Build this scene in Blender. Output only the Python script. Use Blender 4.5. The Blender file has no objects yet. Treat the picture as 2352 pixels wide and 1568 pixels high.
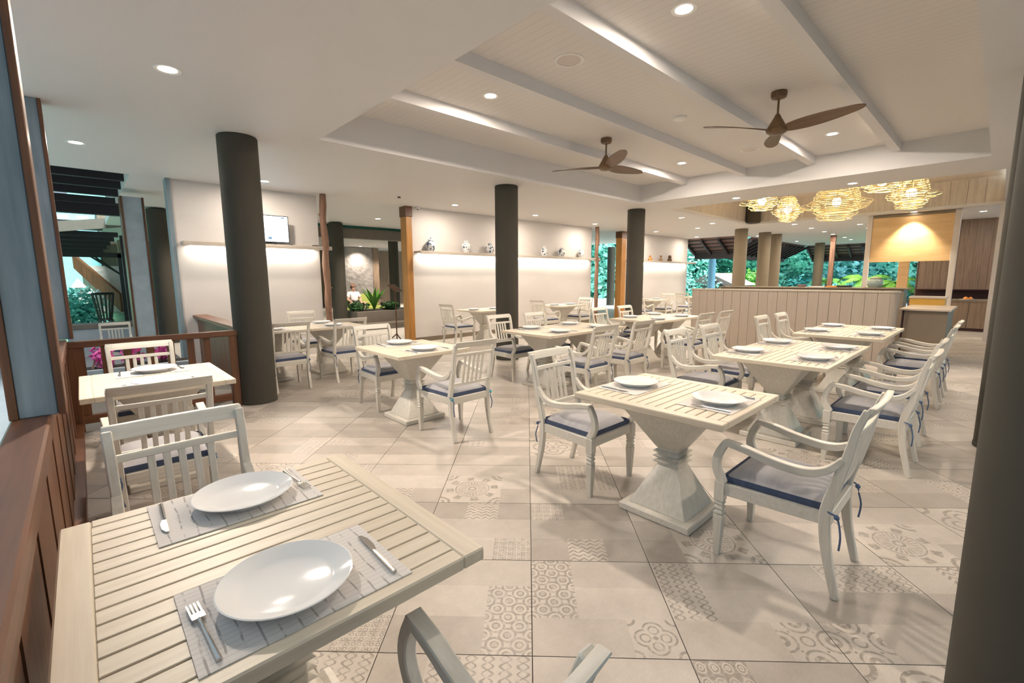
import bpy, bmesh, math, random
from mathutils import Vector, Matrix
random.seed(7)
SC = bpy.context.scene
COL = SC.collection
PI = math.pi

# ------------------------------------------------------------------ camera
cam_d = bpy.data.cameras.new('camera'); cam = bpy.data.objects.new('camera', cam_d); COL.objects.link(cam)
cam_d.sensor_width = 36.0; cam_d.lens = 16.03; cam_d.clip_end = 300; cam_d.clip_start = 0.03
r_ = Vector((0.727892, -0.685673, -0.005109)); u_ = Vector((0.098214, 0.096882, 0.990438)); f_ = Vector((0.678622, 0.721434, -0.137862))
cam.matrix_world = Matrix(((r_.x, u_.x, -f_.x, 0), (r_.y, u_.y, -f_.y, 0), (r_.z, u_.z, -f_.z, 1.441), (0, 0, 0, 1)))
SC.camera = cam
# ------------------------------------------------------------------ world / exposure
wd = bpy.data.worlds.new('world'); SC.world = wd; wd.use_nodes = True
bgn = wd.node_tree.nodes['Background']; bgn.inputs[0].default_value = (0.62, 0.83, 1.0, 1); bgn.inputs[1].default_value = 0.62
SC.view_settings.view_transform = 'Standard'; SC.view_settings.look = 'None'
SC.view_settings.exposure = 0.16; SC.view_settings.gamma = 1.0; SC.view_settings.use_curve_mapping = False
sd = bpy.data.lights.new('overcast_fill', 'SUN'); sd.energy = 9.0; sd.angle = math.radians(24); sd.color = (.86, 1.0, .98)  # soft lamp standing in for overcast skylight, added to brighten the garden
so_ = bpy.data.objects.new('overcast_fill', sd); COL.objects.link(so_); so_.rotation_euler = (math.radians(30), math.radians(6), 0)
WARM = (1.0, 0.855, 0.72)
SPOT_W = 46.0

# ------------------------------------------------------------------ materials
MATS = {}
class G:
    """small helper to write node graphs"""
    def __init__(s, name):
        s.m = bpy.data.materials.new(name); s.m.use_nodes = True
        s.t = s.m.node_tree; s.b = s.t.nodes['Principled BSDF']
    def n(s, typ, **kw):
        x = s.t.nodes.new(typ)
        for k, v in kw.items(): setattr(x, k, v)
        return x
    def put(s, sock, v):
        if isinstance(v, bpy.types.NodeSocket): s.t.links.new(v, sock)
        elif v is not None: sock.default_value = v
    def ma(s, op, a, b=None, c=None):
        x = s.n('ShaderNodeMath', operation=op)
        for i, v in enumerate((a, b, c)):
            if v is not None: s.put(x.inputs[i], v)
        return x.outputs[0]
    def coord(s, which='Object'):
        return s.n('ShaderNodeTexCoord').outputs[which]
    def xyz(s, vec):
        x = s.n('ShaderNodeSeparateXYZ'); s.put(x.inputs[0], vec); return x.outputs
    def comb(s, a, b, c):
        x = s.n('ShaderNodeCombineXYZ')
        for i, v in enumerate((a, b, c)): s.put(x.inputs[i], v)
        return x.outputs[0]
    def mapp(s, vec, scale):
        x = s.n('ShaderNodeMapping'); s.put(x.inputs['Vector'], vec); x.inputs['Scale'].default_value = scale; return x.outputs[0]
    def noise(s, vec, scale, detail=3, rough=.55):
        x = s.n('ShaderNodeTexNoise'); s.put(x.inputs['Vector'], vec)
        x.inputs['Scale'].default_value = scale; x.inputs['Detail'].default_value = detail; x.inputs['Roughness'].default_value = rough
        return x.outputs['Fac']
    def mix(s, f, a, b):
        x = s.n('ShaderNodeMix', data_type='RGBA'); s.put(x.inputs[0], f)
        for k, v in ((6, a), (7, b)):
            s.put(x.inputs[k], v if isinstance(v, bpy.types.NodeSocket) else (*v, 1))
        return x.outputs[2]
    def ramp(s, f, lo, hi):
        x = s.n('ShaderNodeMapRange'); s.put(x.inputs[0], f); x.inputs[1].default_value = lo; x.inputs[2].default_value = hi; return x.outputs[0]
    def col(s, v): s.put(s.b.inputs['Base Color'], v if isinstance(v, bpy.types.NodeSocket) else (*v, 1))
    def bump(s, h, strength=.2, dist=.01):
        x = s.n('ShaderNodeBump'); s.put(x.inputs['Height'], h); x.inputs['Strength'].default_value = strength; x.inputs['Distance'].default_value = dist
        s.t.links.new(x.outputs[0], s.b.inputs['Normal'])
    def rough(s, r): s.put(s.b.inputs['Roughness'], r)
    def done(s, key): MATS[key] = s.m; return s.m

def plain(key, c, rough=.5, metal=0., vary=.12, scale=9., bump=0.):
    g = G(key); v = g.coord(); f = g.noise(v, scale)
    g.col(g.mix(f, [x * (1 - vary) for x in c], [min(1, x * (1 + vary)) for x in c])); g.rough(rough)
    g.b.inputs['Metallic'].default_value = metal
    if bump: g.bump(g.noise(v, scale * 8), bump)
    return g.done(key)
def wood(key, a, b, axis='x', rough=.5, scale=1., fine=60.):
    g = G(key); v = g.coord()
    k = {'x': (1.5, fine, fine), 'y': (fine, 1.5, fine), 'z': (fine, fine, 1.5)}[axis]
    info = g.n('ShaderNodeObjectInfo').outputs['Random']
    off = g.n('ShaderNodeVectorMath', operation='ADD'); g.put(off.inputs[0], v); g.put(off.inputs[1], g.comb(g.ma('MULTIPLY', info, 7.), g.ma('MULTIPLY', info, 13.), 0.))
    f = g.noise(g.mapp(off.outputs[0], k), scale, 4, .6)
    f2 = g.noise(off.outputs[0], 5, 2)
    ff = g.ma('ADD', g.ma('MULTIPLY', g.ramp(f, .3, .72), .75), g.ma('MULTIPLY', f2, .25))
    g.col(g.mix(ff, a, b)); g.rough(rough); g.bump(f, .08, .004)
    return g.done(key)
def emis(key, c, s):
    g = G(key); g.col((0, 0, 0)); g.b.inputs['Emission Color'].default_value = (*c, 1); g.b.inputs['Emission Strength'].default_value = s
    return g.done(key)

WA, WB = (.62, .575, .485), (.79, .75, .67)
wood('white_wood_x', WA, WB, 'x', .42); wood('white_wood_y', WA, WB, 'y', .42); wood('white_wood_z', WA, WB, 'z', .42)
wood('top_wood', (.61, .515, .39), (.77, .68, .54), 'x', .45, 1., 45.); wood('top_wood_y', (.61, .515, .39), (.77, .68, .54), 'y', .45, 1., 45.)
wood('brown_wood', (.075, .028, .012), (.20, .078, .028), 'z', .45, 1., 25.); wood('brown_wood_x', (.085, .032, .014), (.20, .078, .032), 'x', .42, 1., 25.); wood('brown_wood_y', (.085, .032, .015), (.20, .08, .036), 'y', .42, 1., 25.)
wood('honey_wood', (.33, .14, .025), (.55, .27, .07), 'z', .4, 1., 14.)
wood('bark_wood', (.10, .05, .03), (.34, .19, .12), 'z', .7, 1., 18.)
wood('weathered_wood', (.14, .19, .22), (.30, .36, .39), 'z', .6, 1., 16.)
wood('fan_wood', (.085, .045, .018), (.17, .092, .036), 'x', .4, 1., 30.)
wood('grey_board', (.36, .30, .24), (.415, .35, .285), 'z', .5, 1., 50.)
wood('cabinet_wood', (.16, .11, .075), (.33, .24, .17), 'z', .45, 1., 40.)
wood('clad_wood', (.54, .465, .395), (.74, .665, .59), 'z', .5, 1., 14.)
wood('hood_wood', (.62, .38, .16), (.78, .54, .28), 'y', .4, 1., 8.)
plain('column_paint', (.068, .062, .049), .75, 0, .10, 3); plain('column_warm_lit', (.17, .135, .085), .7, 0, .10, 3); MATS['column_paint'].node_tree.nodes['Principled BSDF'].inputs['Specular IOR Level'].default_value = .2  # second tone is the same dark paint with warm light painted in
plain('ceiling_paint', (.71, .692, .68), .6, 0, .02, 1.5)
plain('lamp_trim', (.85, .83, .80), .4, 0, .02); plain('shelf_paint', (.50, .44, .375), .5, 0, .05)
plain('porcelain', (.86, .85, .83), .12, 0, .01)
plain('steel', (.62, .60, .57), .22, 1.0, .05)
plain('dark_metal', (.02, .02, .022), .45, 0, .1)
plain('dark_roof', (.022, .020, .024), .6, 0, .2)
plain('roof_tile', (.20, .12, .10), .7, 0, .25)
plain('black', (.012, .011, .011), .5, 0, .1)
plain('grey_stone', (.17, .145, .115), .6, 0, .15, 6)
plain('planter_grey', (.20, .17, .14), .6, 0, .15, 6)
plain('light_stone', (.62, .58, .52), .6, 0, .08, 4)
plain('grout', (.17, .15, .13), .9, 0, .1)
plain('concrete_blue', (.42, .48, .52), .7, 0, .3, 4)
plain('grass', (.16, .34, .20), .9, 0, .4, 3)
plain('paving', (.30, .31, .33), .7, 0, .15, 3)
plain('teal', (.01, .10, .08), .6, 0, .2)
plain('green_sofa', (.50, .58, .16), .8, 0, .08)
plain('white_cloth', (.80, .76, .76), .8, 0, .05)
plain('dark_cloth', (.05, .045, .05), .8, 0, .1)
plain('skin', (.62, .36, .26), .5, 0, .05)
plain('hair', (.16, .075, .04), .6, 0, .2)
plain('service_grey', (.21, .165, .115), .5, 0, .06)
plain('service_top', (.48, .41, .33), .4, 0, .06)
plain('pink_flower', (.75, .12, .42), .7, 0, .2); plain('yellow', (.72, .42, .08), .5, 0, .1); plain('orange', (.80, .30, .05), .5, 0, .1)
plain('brick_pink', (.40, .27, .27), .8, 0, .15)
plain('column_blue_lit', (.14, .32, .46), .5, 0, .15)  # blue column tone has the cool daylight painted into it
plain('plaster', (.66, .60, .56), .7, 0, .04)
plain('soil', (.03, .022, .015), .9, 0, .3)
plain('cord', (.09, .14, .24), .8, 0, .1); plain('cord_teal', (.03, .32, .42), .8, 0, .1)
plain('dark_red', (.055, .018, .016), .5, 0, .2)
plain('glass_green', (.35, .42, .38), .08, .3, .1)
emis('bulb', (1.0, .90, .74), 22.); emis('led', (1.0, .93, .82), 14.); emis('screen', (.86, .95, 1.0), 3.2); emis('lamp_glow', (1.0, .80, .45), 60.)
emis('shade_glow', (1.0, .80, .40), 1.4); emis('shade_green', (.75, .9, .1), 1.2); emis('screen_mark', (.25, .45, .75), .8)
def foliage(key, a, b, tr=.25):
    g = G(key); v = g.coord(); f = g.noise(v, 1.3, 2); r = g.n('ShaderNodeNewGeometry').outputs['Random Per Island']
    g.col(g.mix(g.ma('ADD', g.ma('MULTIPLY', f, .4), g.ma('MULTIPLY', r, .6)), a, b)); g.rough(.55)
    g.b.inputs['Transmission Weight'].default_value = 0
    return g.done(key)
foliage('leaf_teal', (.10, .52, .42), (.42, .90, .78)); foliage('leaf_deep', (.06, .40, .34), (.28, .78, .70)); foliage('leaf_bright', (.10, .42, .05), (.35, .75, .12))
foliage('leaf_fern', (.04, .16, .02), (.14, .38, .05)); foliage('leaf_dark', (.01, .045, .012), (.04, .14, .03)); foliage('leaf_blue', (.18, .62, .66), (.50, .92, .95))
# wall plaster
g = G('wall_plaster'); v = g.coord(); f = g.noise(g.mapp(v, (.7, .7, 1.6)), 1.6, 5, .6); g.col(g.mix(f, (.60, .565, .535), (.71, .675, .645))); g.rough(.6); g.bump(f, .05); g.done('wall_plaster')
# beadboard ceiling
g = G('beadboard'); v = g.coord(); o = g.xyz(v); s_ = g.ma('FRACT', g.ma('MULTIPLY', o[0], 11.)); ln = g.ma('LESS_THAN', s_, .06)
g.col(g.mix(ln, (.72, .695, .67), (.60, .575, .55))); g.rough(.55); g.bump(ln, .25, .004); g.done('beadboard')
# cushion fabrics
def fabric(key, a, b, rough=.85, sc=160):
    g = G(key); v = g.coord(); f = g.noise(g.mapp(v, (1, 6, 1)), 6, 3); w = g.noise(v, sc, 2)
    g.col(g.mix(g.ma('ADD', g.ma('MULTIPLY', f, .7), g.ma('MULTIPLY', w, .3)), a, b)); g.rough(rough); g.bump(w, .15, .003); g.b.inputs['Sheen Weight'].default_value = .2
    return g.done(key)
fabric('cushion_grey', (.27, .27, .295), (.45, .435, .44)); fabric('cushion_navy', (.03, .045, .09), (.075, .11, .20))
# woven placemat: off-white with loose grey warp lines and fine weft lines
g = G('placemat'); o = g.xyz(g.coord()); nz = g.noise(g.coord(), 9, 2)
st = g.ma('FRACT', g.ma('ADD', g.ma('MULTIPLY', o[0], 31.), g.ma('MULTIPLY', nz, .5))); l1 = g.ma('LESS_THAN', st, .13)
st2 = g.ma('FRACT', g.ma('MULTIPLY', o[1], 62.)); l2 = g.ma('LESS_THAN', st2, .16)
brk = g.ramp(g.noise(g.coord(), 26, 2), .40, .55)
ff = g.ma('MAXIMUM', g.ma('MULTIPLY', l1, g.ma('MULTIPLY', brk, .85)), g.ma('MULTIPLY', l2, .28))
g.col(g.mix(ff, (.72, .68, .64), (.34, .31, .30))); g.rough(.9); g.done('placemat')
# blue and white jar glaze
for nm, sc, th in (('jar_glaze', 16., .54), ('jar_glaze_fine', 26., .56), ('jar_glaze_pale', 20., .62)):
    g = G(nm); f = g.noise(g.coord(), sc, 1, .4); k = g.ma('GREATER_THAN', f, th)
    g.col(g.mix(k, (.80, .82, .82), (.10, .13, .20))); g.rough(.15); g.done(nm)
# stone mosaic panel
g = G('stone_panel'); x = g.n('ShaderNodeTexVoronoi'); g.put(x.inputs['Vector'], g.coord()); x.inputs['Scale'].default_value = 6
g.col(g.mix(g.noise(g.coord(), 4, 4), (.13, .12, .115), (.42, .40, .38))); g.rough(.6); g.bump(x.outputs['Distance'], .6, .03); g.done('stone_panel')
# floor tile prints -----------------------------------------------------------
TL, TD = (.49, .44, .385), (.29, .254, .215)
def tile_mat(key, fn=None, base=TL, dark=TD, amt=.95):
    g = G(key); v = g.n('ShaderNodeNewGeometry').outputs['Position']; n1 = g.noise(v, 6, 4, .65); n2 = g.noise(g.mapp(v, (1, 7, 1)), 30, 2)
    nn = g.ma('ADD', g.ma('MULTIPLY', n1, .7), g.ma('MULTIPLY', n2, .3))
    c = g.mix(g.ramp(nn, .32, .68), [x * .84 for x in base], [x * 1.10 for x in base])
    if fn:
        uv = g.xyz(g.coord('UV')); f = fn(g, uv[0], uv[1])
        f = g.ma('MULTIPLY', g.ma('MULTIPLY', f, amt), g.ramp(g.noise(v, 40, 2), .25, .55))
        c = g.mix(f, c, dark)
    g.col(c); g.rough(g.ma('ADD', g.ma('MULTIPLY', n1, .15), .30)); return g.done(key)
def band(g, d, c, w): return g.ma('LESS_THAN', g.ma('ABSOLUTE', g.ma('SUBTRACT', d, c)), w)
def ln(g, a, b): return g.ma('SQRT', g.ma('ADD', g.ma('MULTIPLY', a, a), g.ma('MULTIPLY', b, b)))
def cen(g, a, k): return g.ma('SUBTRACT', g.ma('FRACT', g.ma('MULTIPLY', a, k)), .5)
def mx(g, *a):
    r = a[0]
    for b in a[1:]: r = g.ma('MAXIMUM', r, b)
    return r
def p_chev(g, u, v):
    z = g.ma('ABSOLUTE', cen(g, u, 4.)); return g.ma('GREATER_THAN', g.ma('FRACT', g.ma('ADD', g.ma('MULTIPLY', v, 6.), g.ma('MULTIPLY', z, 1.3))), .52)
def p_ring(g, u, v):
    d1 = ln(g, cen(g, u, 2.), cen(g, v, 2.)); d2 = ln(g, cen(g, g.ma('ADD', u, .25), 2.), cen(g, g.ma('ADD', v, .25), 2.))
    d = g.ma('MINIMUM', d1, d2); return mx(g, band(g, d, .345, .05), band(g, d, .14, .05), g.ma('LESS_THAN', d, .05))
def p_quat(g, u, v):
    a = g.ma('ABSOLUTE', g.ma('SUBTRACT', u, .5)); b = g.ma('ABSOLUTE', g.ma('SUBTRACT', v, .5))
    m = g.ma('MINIMUM', ln(g, g.ma('SUBTRACT', a, .21), b), ln(g, a, g.ma('SUBTRACT', b, .21))); c = ln(g, g.ma('SUBTRACT', a, .5), g.ma('SUBTRACT', b, .5))
    return mx(g, band(g, m, .21, .022), band(g, m, .10, .018), band(g, c, .16, .03), g.ma('LESS_THAN', g.ma('ADD', a, b), .07))
def p_wave(g, u, v):
    s = g.ma('SINE', g.ma('MULTIPLY', v, 18.8)); p = g.ma('FRACT', g.ma('ADD', g.ma('MULTIPLY', u, 3.), g.ma('MULTIPLY', s, .30)))
    q = g.ma('FRACT', g.ma('SUBTRACT', g.ma('MULTIPLY', u, 3.), g.ma('MULTIPLY', s, .30)))
    return mx(g, band(g, p, .5, .10), band(g, q, .5, .07))
def p_mand(g, u, v):
    a = g.ma('SUBTRACT', u, .5); b = g.ma('SUBTRACT', v, .5); r = ln(g, a, b); t = g.ma('ARCTAN2', b, a)
    ray = g.ma('MULTIPLY', g.ma('GREATER_THAN', g.ma('SINE', g.ma('MULTIPLY', t, 26.)), .1), band(g, r, .18, .075))
    lobe = g.ma('MULTIPLY', g.ma('GREATER_THAN', g.ma('SINE', g.ma('MULTIPLY', t, 8.)), .25), band(g, r, .385, .06))
    cc = ln(g, g.ma('SUBTRACT', g.ma('ABSOLUTE', a), .5), g.ma('SUBTRACT', g.ma('ABSOLUTE', b), .5))
    return mx(g, ray, lobe, band(g, r, .285, .012), band(g, r, .06, .02), band(g, cc, .17, .025), band(g, cc, .08, .02))
def p_grid(g, u, v):
    d = ln(g, cen(g, u, 8.), cen(g, v, 8.)); return mx(g, g.ma('LESS_THAN', g.ma('FRACT', g.ma('MULTIPLY', u, 4.)), .07), g.ma('LESS_THAN', g.ma('FRACT', g.ma('MULTIPLY', v, 4.)), .07), band(g, d, .30, .09))
def p_dots(g, u, v):
    d = ln(g, cen(g, u, 4.), cen(g, v, 3.)); return mx(g, g.ma('GREATER_THAN', d, .40), band(g, d, .24, .06), g.ma('LESS_THAN', d, .08))
def p_flor(g, u, v):
    d1 = ln(g, cen(g, u, 1.), cen(g, v, 1.)); d2 = ln(g, cen(g, g.ma('ADD', u, .5), 1.), cen(g, v, 1.)); d3 = ln(g, cen(g, u, 1.), cen(g, g.ma('ADD', v, .5), 1.))
    d = ln(g, cen(g, u, 2.), cen(g, v, 2.))
    return mx(g, band(g, d2, .27, .028), band(g, d3, .27, .028), band(g, d2, .10, .045), band(g, d3, .10, .045), band(g, d1, .12, .02), g.ma('LESS_THAN', d, .06))
tile_mat('tile_plain'); tile_mat('tile_light', None, (.54, .488, .43)); tile_mat('tile_mid', None, (.435, .39, .34)); tile_mat('tile_dark', None, (.385, .343, .298))
PAT = {'c': 'tile_chevron', 'r': 'tile_rings', 'q': 'tile_quatrefoil', 'w': 'tile_waves', 'm': 'tile_mandala', 'g': 'tile_grid', 'd': 'tile_dots', 'f': 'tile_floral'}
PB = (.55, .497, .437)
for k, fn in (('c', p_chev), ('r', p_ring), ('q', p_quat), ('w', p_wave), ('m', p_mand), ('g', p_grid), ('d', p_dots), ('f', p_flor)): tile_mat(PAT[k], fn, PB)

# ------------------------------------------------------------------ mesh helpers
class MB:
    def __init__(s): s.v = []; s.f = []; s.mi = []; s.uv = None
    def add(s, vs, fs, mi=0):
        o = len(s.v); s.v += [tuple(x) for x in vs]
        for q in fs: s.f.append(tuple(o + i for i in q)); s.mi.append(mi)
        return s
    def box(s, x0, x1, y0, y1, z0, z1, mi=0):
        return s.add([(x0, y0, z0), (x1, y0, z0), (x1, y1, z0), (x0, y1, z0), (x0, y0, z1), (x1, y0, z1), (x1, y1, z1), (x0, y1, z1)],
                     [(0, 3, 2, 1), (4, 5, 6, 7), (0, 1, 5, 4), (1, 2, 6, 5), (2, 3, 7, 6), (3, 0, 4, 7)], mi)
    def frus(s, cx, cy, a, z0, b, z1, mi=0, a2=None, b2=None):
        a2 = a if a2 is None else a2; b2 = b if b2 is None else b2
        return s.add([(cx - a, cy - a2, z0), (cx + a, cy - a2, z0), (cx + a, cy + a2, z0), (cx - a, cy + a2, z0), (cx - b, cy - b2, z1), (cx + b, cy - b2, z1), (cx + b, cy + b2, z1), (cx - b, cy + b2, z1)],
                     [(0, 3, 2, 1), (4, 5, 6, 7), (0, 1, 5, 4), (1, 2, 6, 5), (2, 3, 7, 6), (3, 0, 4, 7)], mi)
    def lathe(s, prof, seg=24, c=(0, 0, 0), mi=0, caps=True):
        n = len(prof); vs = []
        for r, z in prof:
            for k in range(seg):
                a = 2 * PI * k / seg; vs.append((c[0] + r * math.cos(a), c[1] + r * math.sin(a), c[2] + z))
        fs = []
        for i in range(n - 1):
            for k in range(seg):
                k2 = (k + 1) % seg; fs.append((i * seg + k, i * seg + k2, (i + 1) * seg + k2, (i + 1) * seg + k))
        if caps:
            fs.append(tuple(range(seg - 1, -1, -1))); fs.append(tuple((n - 1) * seg + k for k in range(seg)))
        return s.add(vs, fs, mi)
    def tube(s, path, rad, seg=8, mi=0):
        P = [Vector(p) for p in path]; n = len(P); vs = []; up = Vector((0, 0, 1))
        if not isinstance(rad, (list, tuple)): rad = [rad] * n
        for i in range(n):
            t = (P[min(i + 1, n - 1)] - P[max(i - 1, 0)]).normalized()
            a = t.cross(up if abs(t.z) < .95 else Vector((1, 0, 0))).normalized(); b = t.cross(a)
            for k in range(seg):
                q = 2 * PI * k / seg; vs.append(P[i] + (a * math.cos(q) + b * math.sin(q)) * rad[i])
        fs = [(i * seg + k, i * seg + (k + 1) % seg, (i + 1) * seg + (k + 1) % seg, (i + 1) * seg + k) for i in range(n - 1) for k in range(seg)]
        fs.append(tuple(range(seg - 1, -1, -1))); fs.append(tuple((n - 1) * seg + k for k in range(seg)))
        return s.add(vs, fs, mi)
    def ribbon(s, path, th, xs, hw, mi=0):
        """bar bent in the y-z plane: path (y,z), thickness in that plane, x centre and half width per point"""
        n = len(path); vs = []
        if not isinstance(th, (list, tuple)): th = [th] * n
        if not isinstance(xs, (list, tuple)): xs = [xs] * n
        if not isinstance(hw, (list, tuple)): hw = [hw] * n
        for i in range(n):
            y0, z0 = path[max(i - 1, 0)]; y1, z1 = path[min(i + 1, n - 1)]
            L = math.hypot(y1 - y0, z1 - z0); ny, nz = -(z1 - z0) / L, (y1 - y0) / L; y, z = path[i]; h = th[i] / 2
            vs += [(xs[i] - hw[i], y + ny * h, z + nz * h), (xs[i] + hw[i], y + ny * h, z + nz * h), (xs[i] + hw[i], y - ny * h, z - nz * h), (xs[i] - hw[i], y - ny * h, z - nz * h)]
        fs = [(i * 4 + k, i * 4 + (k + 1) % 4, i * 4 + 4 + (k + 1) % 4, i * 4 + 4 + k) for i in range(n - 1) for k in range(4)]
        fs += [(3, 2, 1, 0), tuple((n - 1) * 4 + k for k in range(4))]
        return s.add(vs, fs, mi)
    def poly(s, pts, z0, z1, mi=0):
        n = len(pts); vs = [(x, y, z0) for x, y in pts] + [(x, y, z1) for x, y in pts]
        return s.add(vs, [tuple(range(n - 1, -1, -1)), tuple(range(n, 2 * n))] + [(k, (k + 1) % n, n + (k + 1) % n, n + k) for k in range(n)], mi)
    def xf(s, M):
        s.v = [tuple(M @ Vector(p)) for p in s.v]; return s
    def mesh(s, name, mats, bevel=0., seg=1, ang=35):
        me = bpy.data.meshes.new(name); me.from_pydata(s.v, [], s.f)
        for m in (mats if isinstance(mats, (list, tuple)) else [mats]): me.materials.append(MATS[m] if isinstance(m, str) else m)
        me.polygons.foreach_set('material_index', s.mi)
        bm = bmesh.new(); bm.from_mesh(me)
        bmesh.ops.recalc_face_normals(bm, faces=bm.faces)
        if bevel: bmesh.ops.bevel(bm, geom=list(bm.edges), offset=bevel, segments=seg, affect='EDGES', clamp_overlap=True)
        bm.to_mesh(me); bm.free()
        me.polygons.foreach_set('use_smooth', [True] * len(me.polygons))
        me.set_sharp_from_angle(angle=math.radians(ang)); me.update()
        return me
    def build(s, name, mats, parent=None, bevel=0., seg=1, ang=35):
        return link(name, s.mesh(name, mats, bevel, seg, ang), parent)
def link(name, data, parent=None):
    o = bpy.data.objects.new(name, data); COL.objects.link(o)
    if parent is not None: o.parent = parent
    return o
def tag(o, label=None, cat=None, group=None, kind=None):
    if label: o['label'] = label
    if cat: o['category'] = cat
    if group: o['group'] = group
    if kind: o['kind'] = kind
    return o
def thing(name, loc, rz=0, label=None, cat=None, group=None):
    o = link(name, None); o.location = loc; o.rotation_euler = (0, 0, rz); o.empty_display_size = .1
    return tag(o, label, cat, group)
def dup(root, loc=None, rz=None, label=None, group=None, parent=None):
    r = root.copy(); COL.objects.link(r); r.parent = parent
    if loc is not None: r.location = loc
    if rz is not None: r.rotation_euler = (0, 0, rz)
    if label: r['label'] = label
    if group: r['group'] = group
    for ch in list(root.children): dup(ch, parent=r)
    return r
def cr(pts, k=4):
    """catmull-rom through points"""
    out = []; n = len(pts)
    for i in range(n - 1):
        p0, p1, p2, p3 = pts[max(i - 1, 0)], pts[i], pts[i + 1], pts[min(i + 2, n - 1)]
        for j in range(k):
            t = j / k
            out.append(tuple(.5 * (2 * b + (c - a) * t + (2 * a - 5 * b + 4 * c - d) * t * t + (3 * b - a - 3 * c + d) * t ** 3) for a, b, c, d in zip(p0, p1, p2, p3)))
    out.append(tuple(pts[-1])); return out
def struct(o): return tag(o, kind='structure')

# ================================================================== STRUCTURE
CH = 3.0                      # ceiling height
fl = struct(MB().box(-.4, 27.4, -6., 9.2, -.12, -.006).build('floor', 'grout'))
lob = struct(MB().box(1.25, 27.4, 9.2, 26., -.12, -.004).build('floor_lobby', 'light_stone'))
# ---- floor tiles, laid diagonally to the walls
TH = math.radians(45.199); TO = Vector((1.129, 1.095, 0)); TI = Vector((math.cos(TH), -math.sin(TH), 0)); TJ = Vector((math.sin(TH), math.cos(TH), 0)); TS = .6
TONE = ['tile_plain', 'tile_light', 'tile_mid', 'tile_dark']; TMATS = TONE + [PAT[k] for k in 'crqwmgdf']
DES = [[(0, 1, 1, 3, 'r'), (2, 0, 3, 1, 'q')], [(2, 0, 3, 2, 'r')], [(0, 1, 1, 3, 'w'), (2, 0, 3, 1, 'f')], [(0, 0, 1, 1, 'f'), (1, 2, 3, 3, 'w')],
       [(1, 1, 3, 3, 'w')], [(0, 2, 1, 3, 'd')], [(0, 1, 2, 3, 'q')], [(1, 0, 2, 1, 'c'), (0, 2, 1, 3, 'g')], [(2, 0, 3, 1, 'g'), (1, 2, 2, 3, 'c')], [(1, 0, 3, 2, 'm')],
       [(0, 0, 2, 2, 'm')], [(1, 2, 2, 3, 'c')], [], [(0, 0, 1, 1, 'd'), (1, 2, 3, 3, 'f')], [(2, 1, 3, 3, 'g')], [(0, 0, 2, 1, 'c')], []]
KNOWN = {(0, 0): 0, (-1, 0): 1, (1, 0): 2, (2, 0): 3, (-1, -1): 4, (1, -1): 5, (2, -1): 6, (0, 1): 7, (-1, 1): 8, (1, 1): 9, (-1, 2): 10, (3, 1): 10, (3, 0): 11, (0, -1): 12, (2, 1): 16}
def tile_geo(d, tn, vs, fs, mi, uvs, ox=Vector((0, 0, 0)), e1=Vector((1, 0, 0)), e2=Vector((0, 1, 0))):
    S = TS - .004; c = S / 3; used = set(); patches = []
    for (u0, v0, u1, v1, k) in DES[d]:
        patches.append((u0, v0, u1, v1, 4 + 'crqwmgdf'.index(k), (1, 1) if k in 'mq' else (u1 - u0, v1 - v0)))
        used |= {(a, b) for a in range(u0, u1) for b in range(v0, v1)}
    for b in range(3):
        a = 0
        while a < 3:
            if (a, b) in used: a += 1; continue
            a1 = a
            while a1 < 3 and (a1, b) not in used and a1 - a < 2: a1 += 1
            patches.append((a, b, a1, b + 1, (tn + a * 2 + b * 3 + d) % 4, (1, 1))); a = a1
    def P(x, y, z): return tuple(ox + e1 * (x + .002) + e2 * (y + .002) + Vector((0, 0, z)))
    for (u0, v0, u1, v1, m, (ku, kv)) in patches:
        o = len(vs); vs += [P(u0 * c, v0 * c, 0), P(u1 * c, v0 * c, 0), P(u1 * c, v1 * c, 0), P(u0 * c, v1 * c, 0)]
        fs.append((o, o + 1, o + 2, o + 3)); mi.append(m); uvs.append([(0, 0), (ku, 0), (ku, kv), (0, kv)])
    o = len(vs); vs += [P(0, 0, 0), P(S, 0, 0), P(S, S, 0), P(0, S, 0), P(0, 0, -.006), P(S, 0, -.006), P(S, S, -.006), P(0, S, -.006)]
    for k in range(4):
        fs.append((o + k, o + 4 + k, o + 4 + (k + 1) % 4, o + (k + 1) % 4)); mi.append(3); uvs.append([(0, 0)] * 4)
def tile_mesh(name, vs, fs, mi, uvs):
    me = bpy.data.meshes.new(name); me.from_pydata(vs, [], fs)
    for m in TMATS: me.materials.append(MATS[m])
    me.polygons.foreach_set('material_index', mi); ul = me.uv_layers.new(name='UVMap')
    ul.data.foreach_set('uv', [x for q in uvs for p in q for x in p]); me.update(); return me
cells = []
for i in range(-22, 30):
    for j in range(-10, 34):
        c = TO + TI * (i + .5) * TS + TJ * (j + .5) * TS
        if -.35 < c.x < 18.7 and -.9 < c.y < 9.3 and not (c.x < 1.05 and c.y > 6.1):
            dp = c.dot(Vector((.679, .721, 0))); lat = abs(c.dot(Vector((.728, -.686, 0))))
            cells.append((0 if dp > .35 and lat < dp * 1.2 + .5 else 1, c.length, i, j))
cells.sort(); cache = {}; rest = ([], [], [], [])
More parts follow.
